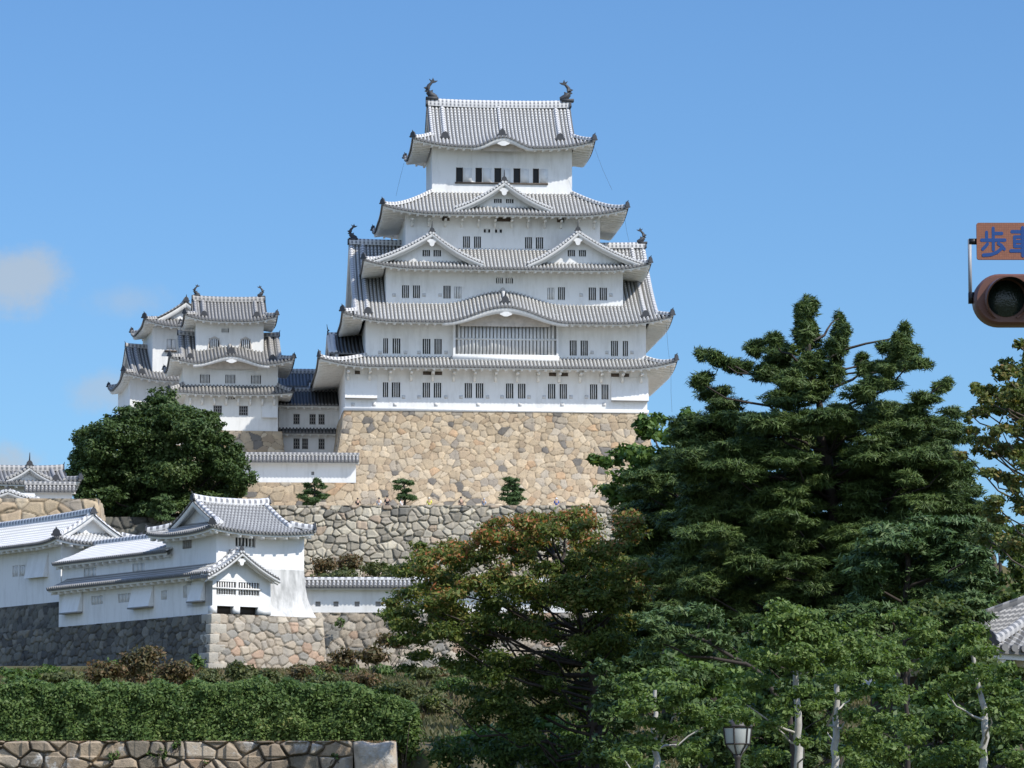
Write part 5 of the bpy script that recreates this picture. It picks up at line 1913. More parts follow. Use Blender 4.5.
# grey-green pine before the conifers
pn0 = ground_pt(799, 78)
pads = [(650, 618, 22, 6), (680, 612, 26, 7), (710, 618, 22, 7), (665, 628, 26, 7), (695, 630, 28, 8), (720, 640, 16, 7), (655, 640, 20, 6), (685, 645, 24, 7), (640, 655, 16, 5), (705, 655, 18, 6)]
make_tree('pine_tree', 'grey-green pine with a flat layered bough above the lantern', 'tree', [pn0, P(792, 720, 78), P(760, 672, 78), P(704, 640, 78)], .07, .03, pads, 'pine', 'bark_dark', 78, leaf=.075, dens=10, aspect=.22, sub=26, up=.8, spread=.9, flat=.7, tufts=True, limb_r=.04, subr=.4, seed=27, dup=1., shell=.1, limbs=.5)

# young pale-trunked street trees in front
GY = 'young pale-trunked trees along the front'


def young(label, tx, pads, Y, path_px, seed, r0=.10, bark='bark_pale', grp=None):
    b = ground_pt(path_px[0][0], Y)
    path = [b] + [P(x, y, Y) for x, y in path_px]
    r = make_tree('young_tree', label, 'tree', path, r0, .03, pads, 'young', bark, Y, leaf=.043, dens=3.6, sub=26, spread=.9, limb_r=.024, subr=.40, seed=seed, dup=.9, shell=.1, group=grp or GY, up=.55, limbs=.35)
    return r


young('young tree with the straight pale trunk left of the twin trunk, tallest leafy crown', 797, [(800, 615, 34, 12), (770, 630, 28, 12), (825, 632, 32, 14), (790, 640, 34, 14), (755, 655, 26, 12), (830, 655, 30, 12), (800, 665, 34, 12), (760, 680, 26, 12), (738, 700, 20, 9), (835, 680, 26, 10), (780, 700, 20, 9), (770, 725, 22, 9), (815, 705, 18, 8), (765, 755, 24, 12), (780, 605, 18, 8), (803, 690, 16, 7, -1.1), (786, 712, 16, 7, -1.1), (805, 742, 14, 6, -1.1), (798, 650, 22, 9, -1.1)], 66, [(797, 768), (798, 720), (795, 660), (799, 612)], 31, .095)
young('young tree with the slimmer forked pale trunk right of the straight trunk', 836, [(850, 640, 26, 11), (870, 655, 26, 11), (845, 668, 24, 10), (880, 675, 24, 10), (860, 690, 24, 9), (850, 715, 22, 8), (880, 720, 24, 10), (868, 745, 26, 12), (828, 730, 14, 7), (895, 700, 16, 7), (890, 750, 22, 12), (858, 765, 22, 8), (832, 695, 14, 6, -1.1), (845, 752, 14, 6, -1.1), (838, 662, 18, 8, -1.1)], 69, [(834, 768), (836, 720), (838, 672), (842, 640)], 33, .085)
young('low young tree with bright leaves left of the lantern', 652, [(660, 675, 24, 9), (640, 690, 24, 10), (680, 690, 26, 10), (655, 705, 30, 11), (690, 710, 24, 9), (625, 712, 18, 9), (710, 722, 20, 9), (670, 728, 24, 9), (645, 740, 20, 9), (615, 755, 22, 12), (690, 755, 28, 13), (650, 764, 26, 9), (632, 680, 14, 6), (722, 705, 14, 7), (735, 712, 22, 8, -2.5), (748, 720, 16, 6, -2.5), (722, 722, 14, 6, -2.5)], 63, [(657, 768), (654, 735), (655, 690)], 35, .07)
young('young tree with a pale branching trunk in front of the tiled hall', 980, [(965, 640, 26, 10), (975, 650, 22, 9), (945, 660, 24, 10), (1005, 668, 18, 8), (960, 680, 26, 9), (1000, 690, 24, 9), (935, 690, 20, 9), (1015, 705, 20, 10), (945, 715, 26, 9), (1010, 730, 24, 9), (920, 735, 24, 10), (965, 745, 20, 9), (940, 760, 28, 11), (1015, 758, 24, 12), (905, 720, 18, 8), (975, 628, 14, 6), (978, 668, 16, 7, -1.1), (990, 712, 14, 6, -1.1), (975, 752, 16, 7, -1.1)], 64, [(983, 768), (986, 720), (980, 690), (972, 652)], 37, .085)
young('young tree half hidden in the shade behind the slimmer trunk', 900, [(905, 640, 26, 12), (925, 625, 24, 10), (890, 660, 24, 10), (930, 655, 22, 10), (880, 640, 18, 8), (865, 620, 18, 8), (900, 615, 20, 8), (905, 690, 18, 8, -1), (912, 730, 20, 9, -1), (898, 755, 18, 8, -1), (903, 665, 20, 9, -1)], 76, [(908, 760), (906, 690), (904, 640)], 39, .06, 'bark_dark', 'dark understorey trees below the conifers')
# dark understorey trees closing the gaps under the conifers
GU = 'dark understorey trees below the conifers'
for i, (px, Y, pads, lb) in enumerate((
        (545, 118, [(480, 740, 30, 14), (520, 735, 34, 16), (560, 740, 36, 16), (500, 765, 34, 14), (545, 765, 36, 14), (595, 745, 30, 16), (455, 755, 26, 12), (590, 770, 30, 12)], 'dark leafy shrub mass under the reddish cherry, behind the end of the hedge'),
        (735, 90, [(730, 690, 26, 14), (760, 700, 28, 14), (720, 720, 26, 14), (745, 745, 30, 16), (710, 750, 26, 14), (780, 740, 28, 14), (700, 690, 22, 12), (690, 670, 24, 12)], 'dark bushy understorey tree behind the lantern'),
        (900, 86, [(880, 690, 18, 8), (930, 700, 26, 12), (960, 720, 28, 14), (1000, 715, 28, 14), (915, 755, 26, 14), (990, 745, 28, 14), (870, 762, 26, 10), (1018, 690, 22, 12)], 'dark bushy understorey tree behind the pale branching trunk'))):
    b = ground_pt(px, Y)
    make_tree('understorey_tree', lb, 'tree', [b, P(px, 720, Y)], .1, .04, pads, 'maple', 'bark_dark', Y, leaf=.095, dens=6, sub=22, spread=1.2, limb_r=.03, subr=.42, seed=50 + i, dup=3.0, jit=1.0, shell=.1, group=GU, limbs=.5)

for i, (poly, px, Y, mt, lb) in enumerate((
        ([(590, 660), (720, 660), (720, 775), (590, 775)], 650, 88, 'round', 'shaded leafy understorey tree behind the low young tree'),
        ([(700, 690), (850, 680), (850, 775), (700, 775)], 775, 84, 'round', 'shaded leafy understorey tree behind the straight pale trunk'),
        ([(850, 725), (1030, 690), (1030, 775), (850, 775)], 950, 82, 'round', 'shaded leafy understorey tree low behind the pale branching trunk'),
        ([(700, 620), (880, 620), (870, 690), (820, 690), (720, 680)], 800, 92, 'round', 'leafy understorey tree just below the boughs of the tallest conifer'),
        ([(910, 600), (970, 610), (985, 660), (1030, 668), (1030, 720), (930, 690)], 975, 90, 'yellow', 'yellow-green understorey tree before the tiled hall'))):
    b = ground_pt(px, Y)
    pc = np.mean(np.array(poly), 0)
    make_tree('understorey_tree', lb, 'tree', [b, P(px, 755, Y), P(pc[0], pc[1], Y)], .08, .03, poly_pads(poly, 34, 22, 12, 60 + i), mt, 'bark_dark', Y, leaf=.07, dens=5, sub=24, spread=1.2, limb_r=.025, subr=.40, seed=90 + i, shell=.1, group=GU, limbs=.3)

GB = 'trees filling in behind the conifers'
for i, (px, Y, pads, mt, lb) in enumerate((
        (640, 150, [(610, 560, 36, 22), (650, 545, 36, 22), (625, 600, 36, 24), (660, 590, 36, 22), (600, 640, 36, 24), (650, 640, 40, 26), (640, 690, 40, 26), (600, 690, 36, 24)], 'cherry', 'dark leafy tree deep in shade between the cherry and the spreading conifer'),
        (720, 160, [(700, 520, 36, 22), (740, 510, 36, 22), (720, 560, 40, 24), (760, 560, 36, 22), (700, 650, 40, 26), (750, 650, 40, 26), (730, 700, 40, 26)], 'maple', 'shaded broadleaf tree behind the spreading conifer'),
        (815, 165, [(800, 480, 40, 24), (850, 490, 40, 24), (790, 530, 40, 24), (840, 540, 40, 24), (880, 530, 36, 22), (810, 650, 40, 26), (860, 640, 40, 26), (840, 690, 36, 20)], 'maple', 'shaded broadleaf tree right behind the tallest conifer trunk'),
        (915, 155, [(900, 470, 30, 18), (940, 500, 30, 20), (900, 560, 36, 22), (940, 560, 36, 22), (910, 610, 36, 24), (950, 620, 36, 24), (930, 660, 36, 20)], 'yellow', 'yellowish green tree behind the lower conifer'),
        (1000, 145, [(985, 610, 34, 22), (975, 640, 28, 18), (980, 660, 30, 20), (1020, 600, 30, 20), (1010, 690, 34, 22), (965, 700, 30, 20)], 'maple', 'dark tree between the lower conifer and the tiled hall'))):
    b = ground_pt(px, Y)
    make_tree('broadleaf_tree', lb, 'tree', [b, P(px, 640, Y), P(px, 560, Y)], .2, .06, pads, mt, 'bark_dark', Y, leaf=.15, dens=5, sub=24, spread=2.0, limb_r=.06, subr=.42, seed=70 + i, dup=1.0, shell=.1, group=GB, limbs=.4)


# the wooded right flank of the castle hill reads as one mass
rng = np.random.default_rng(91)
wm = MB()
for i in range(150):
    x, y = rng.uniform(48, 135), rng.uniform(262, 400)
    rr = rng.uniform(2.2, 3.8)
    cloud_of_leaves(wm, (x, y, gz(x, y) + rr * .35), (rr, rr, rr * .9), 420, .34, .6, 14, .5, .3, rng, .4)
o = wm.build('hillside_wood', M['maple'])
tag(o, 'low wood covering the right flank of the castle hill', 'wood', kind='stuff')


# ------------------------------------------------------------------ hedge, shrubs, slope cover
rng = np.random.default_rng(77)
hx0, hx1 = P(-30, 740, 112)[0], P(418, 740, 112)[0]
hb = np.array([0, 112.2, 4.45])
hedge = thing('hedge', 'long clipped green hedge along the top of the near stone wall', 'hedge', loc=tuple(hb))
hm = MB()
n = 170000
xx = rng.uniform(hx0, hx1, n)
topz = np.full(n, 1.66)
for q in range(130):
    bx_, br_ = rng.uniform(hx0, hx1), rng.uniform(.06, .3)
    topz += rng.uniform(-.06, .08) * np.exp(-((xx - bx_) / br_) ** 2)
endk = np.clip((hx1 - xx) / 1.5, 0, 1) ** .5
topz = topz * (.55 + .45 * endk)
face = rng.uniform(size=n)
isf = face < .66
zz = np.where(isf, rng.uniform(0, 1, n) * topz, topz * rng.uniform(.93, 1.04, n))
lump = np.zeros(n)
for q in range(700):
    bx_, bz_, br_ = rng.uniform(hx0, hx1), rng.uniform(0, 2.1), rng.uniform(.08, .24)
    lump += rng.uniform(-.13, .13) * np.exp(-((xx - bx_) ** 2 + (zz - bz_) ** 2) / (br_ * br_))
yy = np.where(isf, -.95 - lump + rng.normal(size=n) * .14, rng.uniform(-1.0, 1.2, n))
Pn = np.stack([xx - hb[0], yy, zz + rng.normal(size=n) * .04], 1)
Nn = unit(np.where(isf[:, None], np.array([0, -1, .5]), np.array([0, -.3, 1.0])) + rng.normal(size=(n, 3)) * .6)
leaves(hm, Pn, Nn, rng.uniform(.035, .065, n), .5)
hm.build('foliage', M['hedge'], hedge)
hw = MB()
for q in np.arange(hx0 + .3, hx1 - .2, .55):
    for k in range(3):
        a = np.array([q + rng.normal() * .1 - hb[0], rng.uniform(-.4, .5), -.4])
        e = a + np.array([rng.normal() * .3, rng.normal() * .3 - .2, rng.uniform(1.3, 2.1) * .9])
        hw.tube(limb_curve(a, e, 0, 4), [.03, .025, .02, .01], n=4)
hw.build('stems', M['bark_dark'], hedge)


def shrub(label, px, py, rx, ry, Y, mat, leaf=.1, dens=2.2, group=None, seed=1, name='shrub', sub=14, hang=False):
    """dome-shaped bush; foot on the ground"""
    global rng
    rng = np.random.default_rng(seed)
    c = P(px, py, Y)
    m = FPX / Y
    z0 = c[2] - ry / m * .8 if hang else min(gz(c[0], Y), c[2] - ry / m * .5)
    b = np.array([c[0], Y, z0])
    root = thing(name, label, 'shrub', loc=tuple(b), group=group)
    cb_ = MB()
    rad = np.array([rx / m, rx / m * .8, ry / m])
    area = math.pi * rad[0] * rad[2]
    cloud_of_leaves(cb_, c - b, rad, int(dens * area / (leaf * leaf * 1.0)), leaf, .5, sub, .5, .2, rng, .45)
    cb_.build('foliage', M[mat], root)
    tb = MB()
    for k in range(6):
        e = (c - b) + unit(rng.normal(size=3)) * rad * .7
        tb.tube(limb_curve(np.array([rng.normal() * .1, rng.normal() * .1, -.1]), e, 0, 5), [min(.035, rad[2] * .06), .02, .016, .012, .008], n=4)
    tb.build('stems', M['bark'], root)
    return root


GS = 'wild shrubs on the slope above the hedge'
S_ = [
    (140, 663, 30, 19, 150, 'brown_shrub', 'tall russet shrub before the dark stone wall'),
    (104, 672, 26, 13, 148, 'brown_shrub', 'low russet shrub left of the tallest russet shrub'),
    (178, 671, 28, 14, 152, 'brown_shrub', 'rusty shrub between the tall russet shrub and the pale corner blocks'),
    (196, 663, 9, 10, 160, 'hedge', 'small fresh green shrub beside the pale corner blocks'),
    (205, 680, 20, 9, 150, 'olive_shrub', 'olive shrub directly below the pale corner blocks'),
    (238, 672, 16, 12, 175, 'olive_shrub', 'dark olive shrub against the foot of the sunlit turret wall'),
    (268, 678, 18, 10, 170, 'olive_shrub', 'second olive shrub along the foot of the sunlit turret wall'),
    (300, 672, 20, 9, 185, 'brown_shrub', 'yellow-brown shrub below the middle of the turret wall'),
    (325, 682, 26, 10, 170, 'olive_shrub', 'straw-green shrub behind the hedge, left of the grey twiggy one'),
    (345, 658, 20, 10, 215, 'brown_shrub', 'brown shrub at the foot of the mossy rubble wall'),
    (372, 655, 20, 12, 200, 'brown_shrub', 'purplish brown shrub left of the cherry boughs'),
    (360, 680, 26, 11, 165, 'brown_shrub', 'reddish shrub above the right end of the hedge'),
    (400, 690, 26, 12, 150, 'olive_shrub', 'grey-green shrub under the lowest cherry bough'),
    (430, 705, 26, 12, 140, 'olive_shrub', 'pale olive shrub right of the hedge end'),
    (455, 685, 22, 10, 160, 'hedge', 'bright green shrub seen through the gap under the cherry'),
    (395, 640, 22, 10, 225, 'brown_shrub', 'brown shrub half behind the cherry at the rubble wall foot'),
    (425, 672, 20, 9, 190, 'olive_shrub', 'straw-coloured shrub in the gap under the cherry'),
    (60, 678, 30, 8, 145, 'olive_shrub', 'wispy green shrub above the left part of the hedge'),
    (20, 676, 22, 8, 140, 'hedge', 'green shrub topping the hedge at the left edge'),
    (410, 735, 16, 30, 110.5, 'hedge', 'green bush hanging down past the end of the near stone wall'),
    (397, 718, 20, 18, 111.5, 'hedge', 'leafy green bush above the end stone of the near wall'),
]
for i, (px, py, rx, ry, Y, mt, lb) in enumerate(S_):
    shrub(lb, px, py, rx, ry, Y, mt, leaf=.062 if Y < 120 else (.085 if Y < 180 else .11), dens=6, sub=26, group=GS, seed=100 + i, name='bush' if Y < 120 else 'shrub')
for i, (px, py, rx, ry, Y, lb) in enumerate(((452, 755, 34, 20, 107.5, 'dark green bush in shade just right of the near wall end'), (502, 752, 36, 22, 107, 'dark green bush below the middle of the cherry'), (552, 754, 38, 22, 106.5, 'dark green bush below the cherry trunk'), (602, 757, 34, 20, 106, 'dark green bush between the cherry trunk and the low young tree'))):
    shrub(lb, px, py, rx, ry, Y, 'hedge', .075, 4.0, 'bushes in shade beside the near wall', 190 + i, name='bush', sub=30)
r9 = np.random.default_rng(44)
kinds = (('olive_shrub', 'low olive shrub in the strip of scrub between hedge and castle walls'), ('hedge', 'low green shrub in the strip of scrub between hedge and castle walls'), ('brown_shrub', 'low russet shrub in the strip of scrub between hedge and castle walls'))
for i in range(44):
    px = -5 + 470 * (i + r9.uniform(.1, .9)) / 44
    Y = r9.uniform(122, 232)
    x = P(px, 700, Y)[0]
    gy_ = 384 - FPX * math.tan(math.atan2(gz(x, Y) - 1.6, Y) - PITCH)
    rx = r9.uniform(14, 26)
    ry = r9.uniform(6, 11)
    mt, lb = kinds[(0, 1, 0, 2, 1, 0, 2)[i % 7] if px > 60 else (0, 1, 1)[i % 3]]
    shrub(lb, px, gy_ - ry * .6, rx, ry, Y, mt, leaf=.08 if Y < 170 else .105, dens=6, group='scrub between the hedge and the castle walls', seed=400 + i, sub=26)
GT = 'bushes below the terrace wall'
for i, (px, py, rx, ry, Y, mt, lb) in enumerate((
        (325, 566, 16, 12, 335, 'brown_shrub', 'brownish bush below the terrace wall, just right of the turret'),
        (350, 563, 18, 12, 338, 'brown_shrub', 'russet bush in the middle below the terrace wall'),
        (376, 568, 18, 10, 336, 'olive_shrub', 'olive bush below the terrace wall beside the cherry'),
        (338, 575, 26, 8, 320, 'olive_shrub', 'low olive bush above the long loopholed wall'),
        (400, 574, 24, 9, 325, 'olive_shrub', 'dull green bush below the terrace wall behind the cherry tip'))):
    shrub(lb, px, py, rx, ry, Y, mt, leaf=.15, dens=6, sub=24, group=GT, seed=140 + i, name='bush')
for i, (px, py, rx, ry, lb) in enumerate(((340, 622, 7, 6, 'green weed tuft growing from the mossy rubble wall'),)):
    shrub(lb, px, py, rx, ry, 249.4, 'hedge', .1, 2.5, None, 160 + i, name='weed', hang=True)

# rough grass over the slope: nobody could count it
rng = np.random.default_rng(5)
gc = MB()
n = 110000
xx = rng.uniform(-32, 22, n)
yy = rng.uniform(113, 246, n)
base = np.stack([xx, yy, terrain_z(xx, yy)], 1)
hgt = rng.uniform(.06, .24, n)
lean = rng.normal(size=(n, 2)) * .35
tip = base + np.stack([lean[:, 0] * hgt, lean[:, 1] * hgt, hgt], 1)
wd = np.stack([rng.uniform(.02, .07, n), rng.normal(size=n) * .03, np.zeros(n)], 1)
V = np.stack([base - wd, base + wd, tip], 1)
gc.add(V.reshape(-1, 3), np.arange(3 * n).reshape(n, 3))
o = gc.build('ground_cover', M['grass'])
tag(o, 'rough dry grass and weeds over the castle slope', 'grass', kind='stuff')
rng = np.random.default_rng(6)
gc = MB()
n = 5000
xx = rng.uniform(P(-20, 740, 110.5)[0], P(396, 740, 110.5)[0], n)
yy = rng.uniform(110.05, 111.3, n)
leaves(gc, np.stack([xx, yy, np.full(n, 4.53) + rng.uniform(-.02, .05, n)], 1), unit(np.array([0, -.3, 1.]) + rng.normal(size=(n, 3)) * .4), .045, .5)
o = gc.build('fallen_leaves', M['brown_shrub'])
tag(o, 'fallen brown leaves along the top of the near stone wall', 'fallen leaves', kind='stuff')

# ------------------------------------------------------------------ near stone wall
rng = np.random.default_rng(9)
Nf = Frame(P(200, 741, 110), 0)
xe = Nf.x(353, 745, 0)
nw_ = stone_block_mass('stone_wall', 'near weathered stone wall under the hedge with a tall pale end block', Frame(Nf.O, 0), Nf.x(-30, 745, 0), xe, 1.3, 4.6, lambda d: .06 * d, PAL_NEAR, .62, .38, .018, 71, relief=.24, left=False, right=False, joint=.075, mat='stone_near')
mb = MB()
xk = Nf.x(396.5, 750, 0)
r3 = np.random.default_rng(12)
uu, ww = np.meshgrid(np.linspace(0, 1, 36), np.linspace(0, 1, 60), indexing='ij')
bump_ = np.zeros_like(uu)
for q in range(60):
    bump_ += r3.uniform(-.05, .06) * np.exp(-((uu - r3.uniform()) ** 2 + (ww - r3.uniform()) ** 2) / r3.uniform(.004, .05))
rim = np.minimum(np.minimum(uu, 1 - uu) * 1.1, (1 - ww) * 3.0)
bump_ -= .16 * np.exp(-rim / .05)
G = np.stack([xe + .03 + (xk - xe - .03) * uu + .02 * np.sin(ww * 17), -.16 - bump_, -4.6 + 4.6 * ww + .03 * np.sin(uu * 9) - .03], -1)
mb.grid(G, 0, None, np.full((uu.size, 3), 1.0) * np.array((.56, .48, .38)))
tp = np.stack([G[:, -1], G[:, -1] + np.array([0, 1.4, .02])], 1)
mb.grid(tp, 0, None, np.full((72, 3), .36))
sdq = np.stack([G[-1], G[-1] + np.array([.03, 1.4, 0])], 1)
mb.grid(sdq, 0, None, np.full((120, 3), .36))
ob = mb.build('end_block', M['stone_near'], nw_, smooth=True)
GW = 'weeds in the joints of the near wall'
for i, (px, py, rx, ry, lb) in enumerate(((158, 752, 14, 9, 'widest green weed clump in the near stone wall'), (112, 755, 8, 6, 'small round weed in the near stone wall left of the widest clump'), (176, 745, 7, 6, 'small bright weed just right of the widest clump in the near wall'), (204, 762, 5, 5, 'yellowish weed low in the near stone wall'), (336, 756, 6, 5, 'pale weed beside the end block of the near wall'))):
    shrub(lb, px, py, rx, ry, 109.85, 'hedge', .055, 2.2, GW, 170 + i, name='weed', sub=8, hang=True)
# two pale rocks in the sunny gap under the conifers
for i, (px, py, s, lb) in enumerate(((884, 686, .32, 'pale rock in the sunlit gap behind the slimmer young trunk, upper of two'), (897, 693, .24, 'pale rock in the sunlit gap behind the slimmer young trunk, lower of two'))):
    bm_ = MB()
    r_ = np.random.default_rng(300 + i)
    th, ph = np.meshgrid(np.linspace(0, math.pi, 10), np.linspace(0, 2 * math.pi, 14), indexing='ij')
    rr = s * (1 + .22 * np.sin(3 * ph + i) * np.sin(th) + .15 * np.cos(2 * th + 4 * ph))
    c = P(px, py, 90)
    G = np.stack([rr * np.sin(th) * np.cos(ph) * 1.4, rr * np.sin(th) * np.sin(ph), rr * np.cos(th) * .8], -1)
    bm_.grid(G, 0, None, np.full((140, 3), .45))
    o = bm_.build('rock', M['stone'], None, loc=tuple(c))
    tag(o, lb, 'rock', 'pale rocks in the gap')

# ------------------------------------------------------------------ visitors on the terrace
M['skin'] = plain('skin', (.48, .31, .22), .6, .3, .05)
M['hair'] = plain('black_hair', (.015, .012, .011), .5, .4, .1)


def skin_mesh(name, verts, edges, radii, mat, parent, sub=1, root=0):
    me = bpy.data.meshes.new(name)
    me.from_pydata([tuple(v) for v in verts], edges, [])
    o = bpy.data.objects.new(name, me)
    COL.objects.link(o)
    o.parent = parent
    me.materials.append(mat)
    md = o.modifiers.new('skin', 'SKIN')
    md.use_smooth_shade = True
    for v, r_ in zip(me.skin_vertices[0].data, radii):
        v.radius = r_ if isinstance(r_, tuple) else (r_, r_)
    me.skin_vertices[0].data[root].use_root = True
    sb_ = o.modifiers.new('sub', 'SUBSURF')
    sb_.levels = sub
    sb_.render_levels = sub
    return o


def person(label, px, Y, H, shirt, trousers, hair, face_deg, arm, group):
    """standing figure about H tall, feet on the terrace"""
    x = P(px, 503, Y)[0]
    z = gz(x, Y)
    root = thing('person', label, 'person', loc=(x, Y, z), deg=face_deg, group=group)
    k = H / 1.7
    J = {'pel': (0, 0, .92), 'wai': (0, 0, 1.08), 'che': (0, -.01, 1.30), 'nek': (0, 0, 1.46), 'hed': (0, -.02, 1.56), 'top': (0, -.01, 1.66)}
    for s, q in ((-1, 'l'), (1, 'r')):
        J['sh' + q] = (s * .18, 0, 1.38)
        if arm and s > 0:
            J['el' + q] = (s * .27, -.14, 1.18)
            J['wr' + q] = (s * .14, -.30, 1.34)
            J['ha' + q] = (s * .10, -.33, 1.42)
        else:
            J['el' + q] = (s * .24, .02, 1.12)
            J['wr' + q] = (s * .25, -.06, .88)
            J['ha' + q] = (s * .25, -.08, .79)
        J['hp' + q] = (s * .09, 0, .88)
        J['kn' + q] = (s * .10, -.02, .48)
        J['an' + q] = (s * .10, .02, .08)
        J['to' + q] = (s * .11, -.14, .03)
    names = list(J)
    idx = {n_: i for i, n_ in enumerate(names)}
    rad = {'pel': (.15, .11), 'wai': (.13, .10), 'che': (.16, .11), 'nek': .055, 'hed': (.078, .095), 'top': (.06, .07)}
    for q in 'lr':
        rad.update({'sh' + q: .06, 'el' + q: .042, 'wr' + q: .03, 'ha' + q: .035, 'hp' + q: .085, 'kn' + q: .06, 'an' + q: .04, 'to' + q: .04})
    E = [('pel', 'wai'), ('wai', 'che'), ('che', 'nek'), ('nek', 'hed'), ('hed', 'top')]
    for q in 'lr':
        E += [('che', 'sh' + q), ('sh' + q, 'el' + q), ('el' + q, 'wr' + q), ('wr' + q, 'ha' + q), ('pel', 'hp' + q), ('hp' + q, 'kn' + q), ('kn' + q, 'an' + q), ('an' + q, 'to' + q)]

    def sub_(keys, edges, grow, mat, nm):
        ks = [n_ for n_ in names if n_ in keys]
        ii = {n_: i for i, n_ in enumerate(ks)}
        ed = [(ii[a], ii[b_]) for a, b_ in edges if a in ii and b_ in ii]
        rr = [tuple((c + grow) * k for c in rad[n_]) if isinstance(rad[n_], tuple) else (rad[n_] + grow) * k for n_ in ks]
        return skin_mesh(nm, [tuple(c * k for c in J[n_]) for n_ in ks], ed, rr, mat, root)
    sub_(names, E, 0, M['skin'], 'body')
    sub_({'wai', 'che', 'shl', 'shr', 'ell', 'elr', 'pel'}, E, .018, shirt, 'shirt')
    sub_({'pel', 'hpl', 'hpr', 'knl', 'knr', 'anl', 'anr'}, E, .016, trousers, 'trousers')
    hm_ = MB()
    th, ph = np.meshgrid(np.linspace(0, 1.75, 7), np.linspace(0, 2 * math.pi, 13), indexing='ij')
    G = np.stack([.10 * np.sin(th) * np.cos(ph), .115 * np.sin(th) * np.sin(ph) + .02, 1.60 + .125 * np.cos(th)], -1) * k
    hm_.grid(G)
    hm_.build('hair', hair, root, smooth=True)
    return root


def cloth(n_, c):
    return plain(n_, c, .85, .2, .1)


GV = 'visitors on the terrace'
W_, D_, N_ = cloth('white_cloth', (.75, .74, .72)), cloth('dark_cloth', (.03, .03, .035)), cloth('navy_trousers', (.04, .05, .08))
person('visitor in a dark top bending to a camera, leftmost on the terrace', 357.8, 371.9, 1.62, D_, N_, M['hair'], 20, True, GV)
person('visitor in a white shirt left of the dark-dressed one on the terrace', 379, 371.9, 1.66, W_, N_, M['hair'], -15, False, GV)
person('tall visitor in black clothes right of the white shirt on the terrace', 387.3, 371.9, 1.82, D_, D_, M['hair'], 10, True, GV)
person('visitor in white just under the leaning clipped pine', 401.5, 371.8, 1.56, W_, D_, M['hair'], 60, False, GV)
person('visitor in a bright yellow top and pale hat on the terrace', 429.3, 371.9, 1.68, cloth('yellow_cloth', (.75, .72, .12)), N_, cloth('pale_hat', (.7, .66, .55)), 0, False, GV)
person('visitor in grey-brown clothes near the cherry leaves on the terrace', 461, 371.8, 1.72, cloth('brown_cloth', (.14, .11, .09)), D_, M['hair'], 30, False, GV)
person('visitor in a pale blue-grey top left of the flat-tiered pine', 484, 371.9, 1.6, cloth('greyblue_cloth', (.42, .47, .55)), N_, cloth('grey_hat', (.4, .4, .42)), -30, False, GV)
person('visitor in a blue top, rightmost on the terrace', 556.5, 371.9, 1.64, cloth('blue_cloth', (.07, .14, .42)), D_, cloth('white_hat', (.7, .7, .72)), 0, False, GV)

# ------------------------------------------------------------------ traffic light and sign
YS = 26.0
ms = YS / FPX
M['signal_brown'] = plain('signal_paint', (.15, .068, .050), .45, .45, .12, 9)
M['signal_black'] = plain('signal_black', (.012, .012, .013), .45, .4, .2, 9)
M['steel'] = plain('galvanised_steel', (.30, .30, .31), .5, .5, .2, 8)
t = NT('signal_lens')
vo = t.node('ShaderNodeTexVoronoi')
vo.inputs['Scale'].default_value = 90
t.l.new(t.coord('Object'), vo.inputs['Vector'])
t.bump(vo.outputs[0], .35, .004)
M['lens'] = t.fin(t.mix(vo.outputs[0], (.010, .018, .017), (.028, .042, .036)), .18, .5)
t = NT('sign_board')
g1 = t.node('ShaderNodeTexBrick')
g1.inputs['Scale'].default_value = 60
g1.offset = 0
g1.inputs['Color1'].default_value = (.30, .125, .075, 1)
g1.inputs['Color2'].default_value = (.26, .11, .07, 1)
g1.inputs['Mortar'].default_value = (.20, .085, .055, 1)
g1.inputs['Brick Width'].default_value = .9
g1.inputs['Row Height'].default_value = .9
g1.inputs['Mortar Size'].default_value = .06
mp = t.node('ShaderNodeMapping')
mp.inputs['Rotation'].default_value = (R(90), 0, 0)
t.l.new(t.coord('Object'), mp.inputs[0])
t.l.new(mp.outputs[0], g1.inputs['Vector'])
M['sign'] = t.fin(g1.outputs[0], .55, .3)
M['sign_blue'] = plain('sign_lettering', (.015, .065, .23), .5, .35, .08, 30)

Lc = P(1004, 301, YS)
sig = thing('traffic_light', 'brown horizontal traffic light hanging in from the right edge', 'traffic light', loc=tuple(Lc))
hh = 26.2 * ms
LS = .355      # distance between lens centres
mb = MB()
an1 = np.linspace(math.pi / 2, 3 * math.pi / 2, 18)
an2 = np.linspace(-math.pi / 2, math.pi / 2, 18)
xL, xR = -.035, 2 * LS + .035


def stadium(h, y, ex=1.0):
    return [(xL + h * math.cos(a) * ex, y, h * math.sin(a)) for a in an1] + [(xR + h * math.cos(a) * ex, y, h * math.sin(a)) for a in an2]


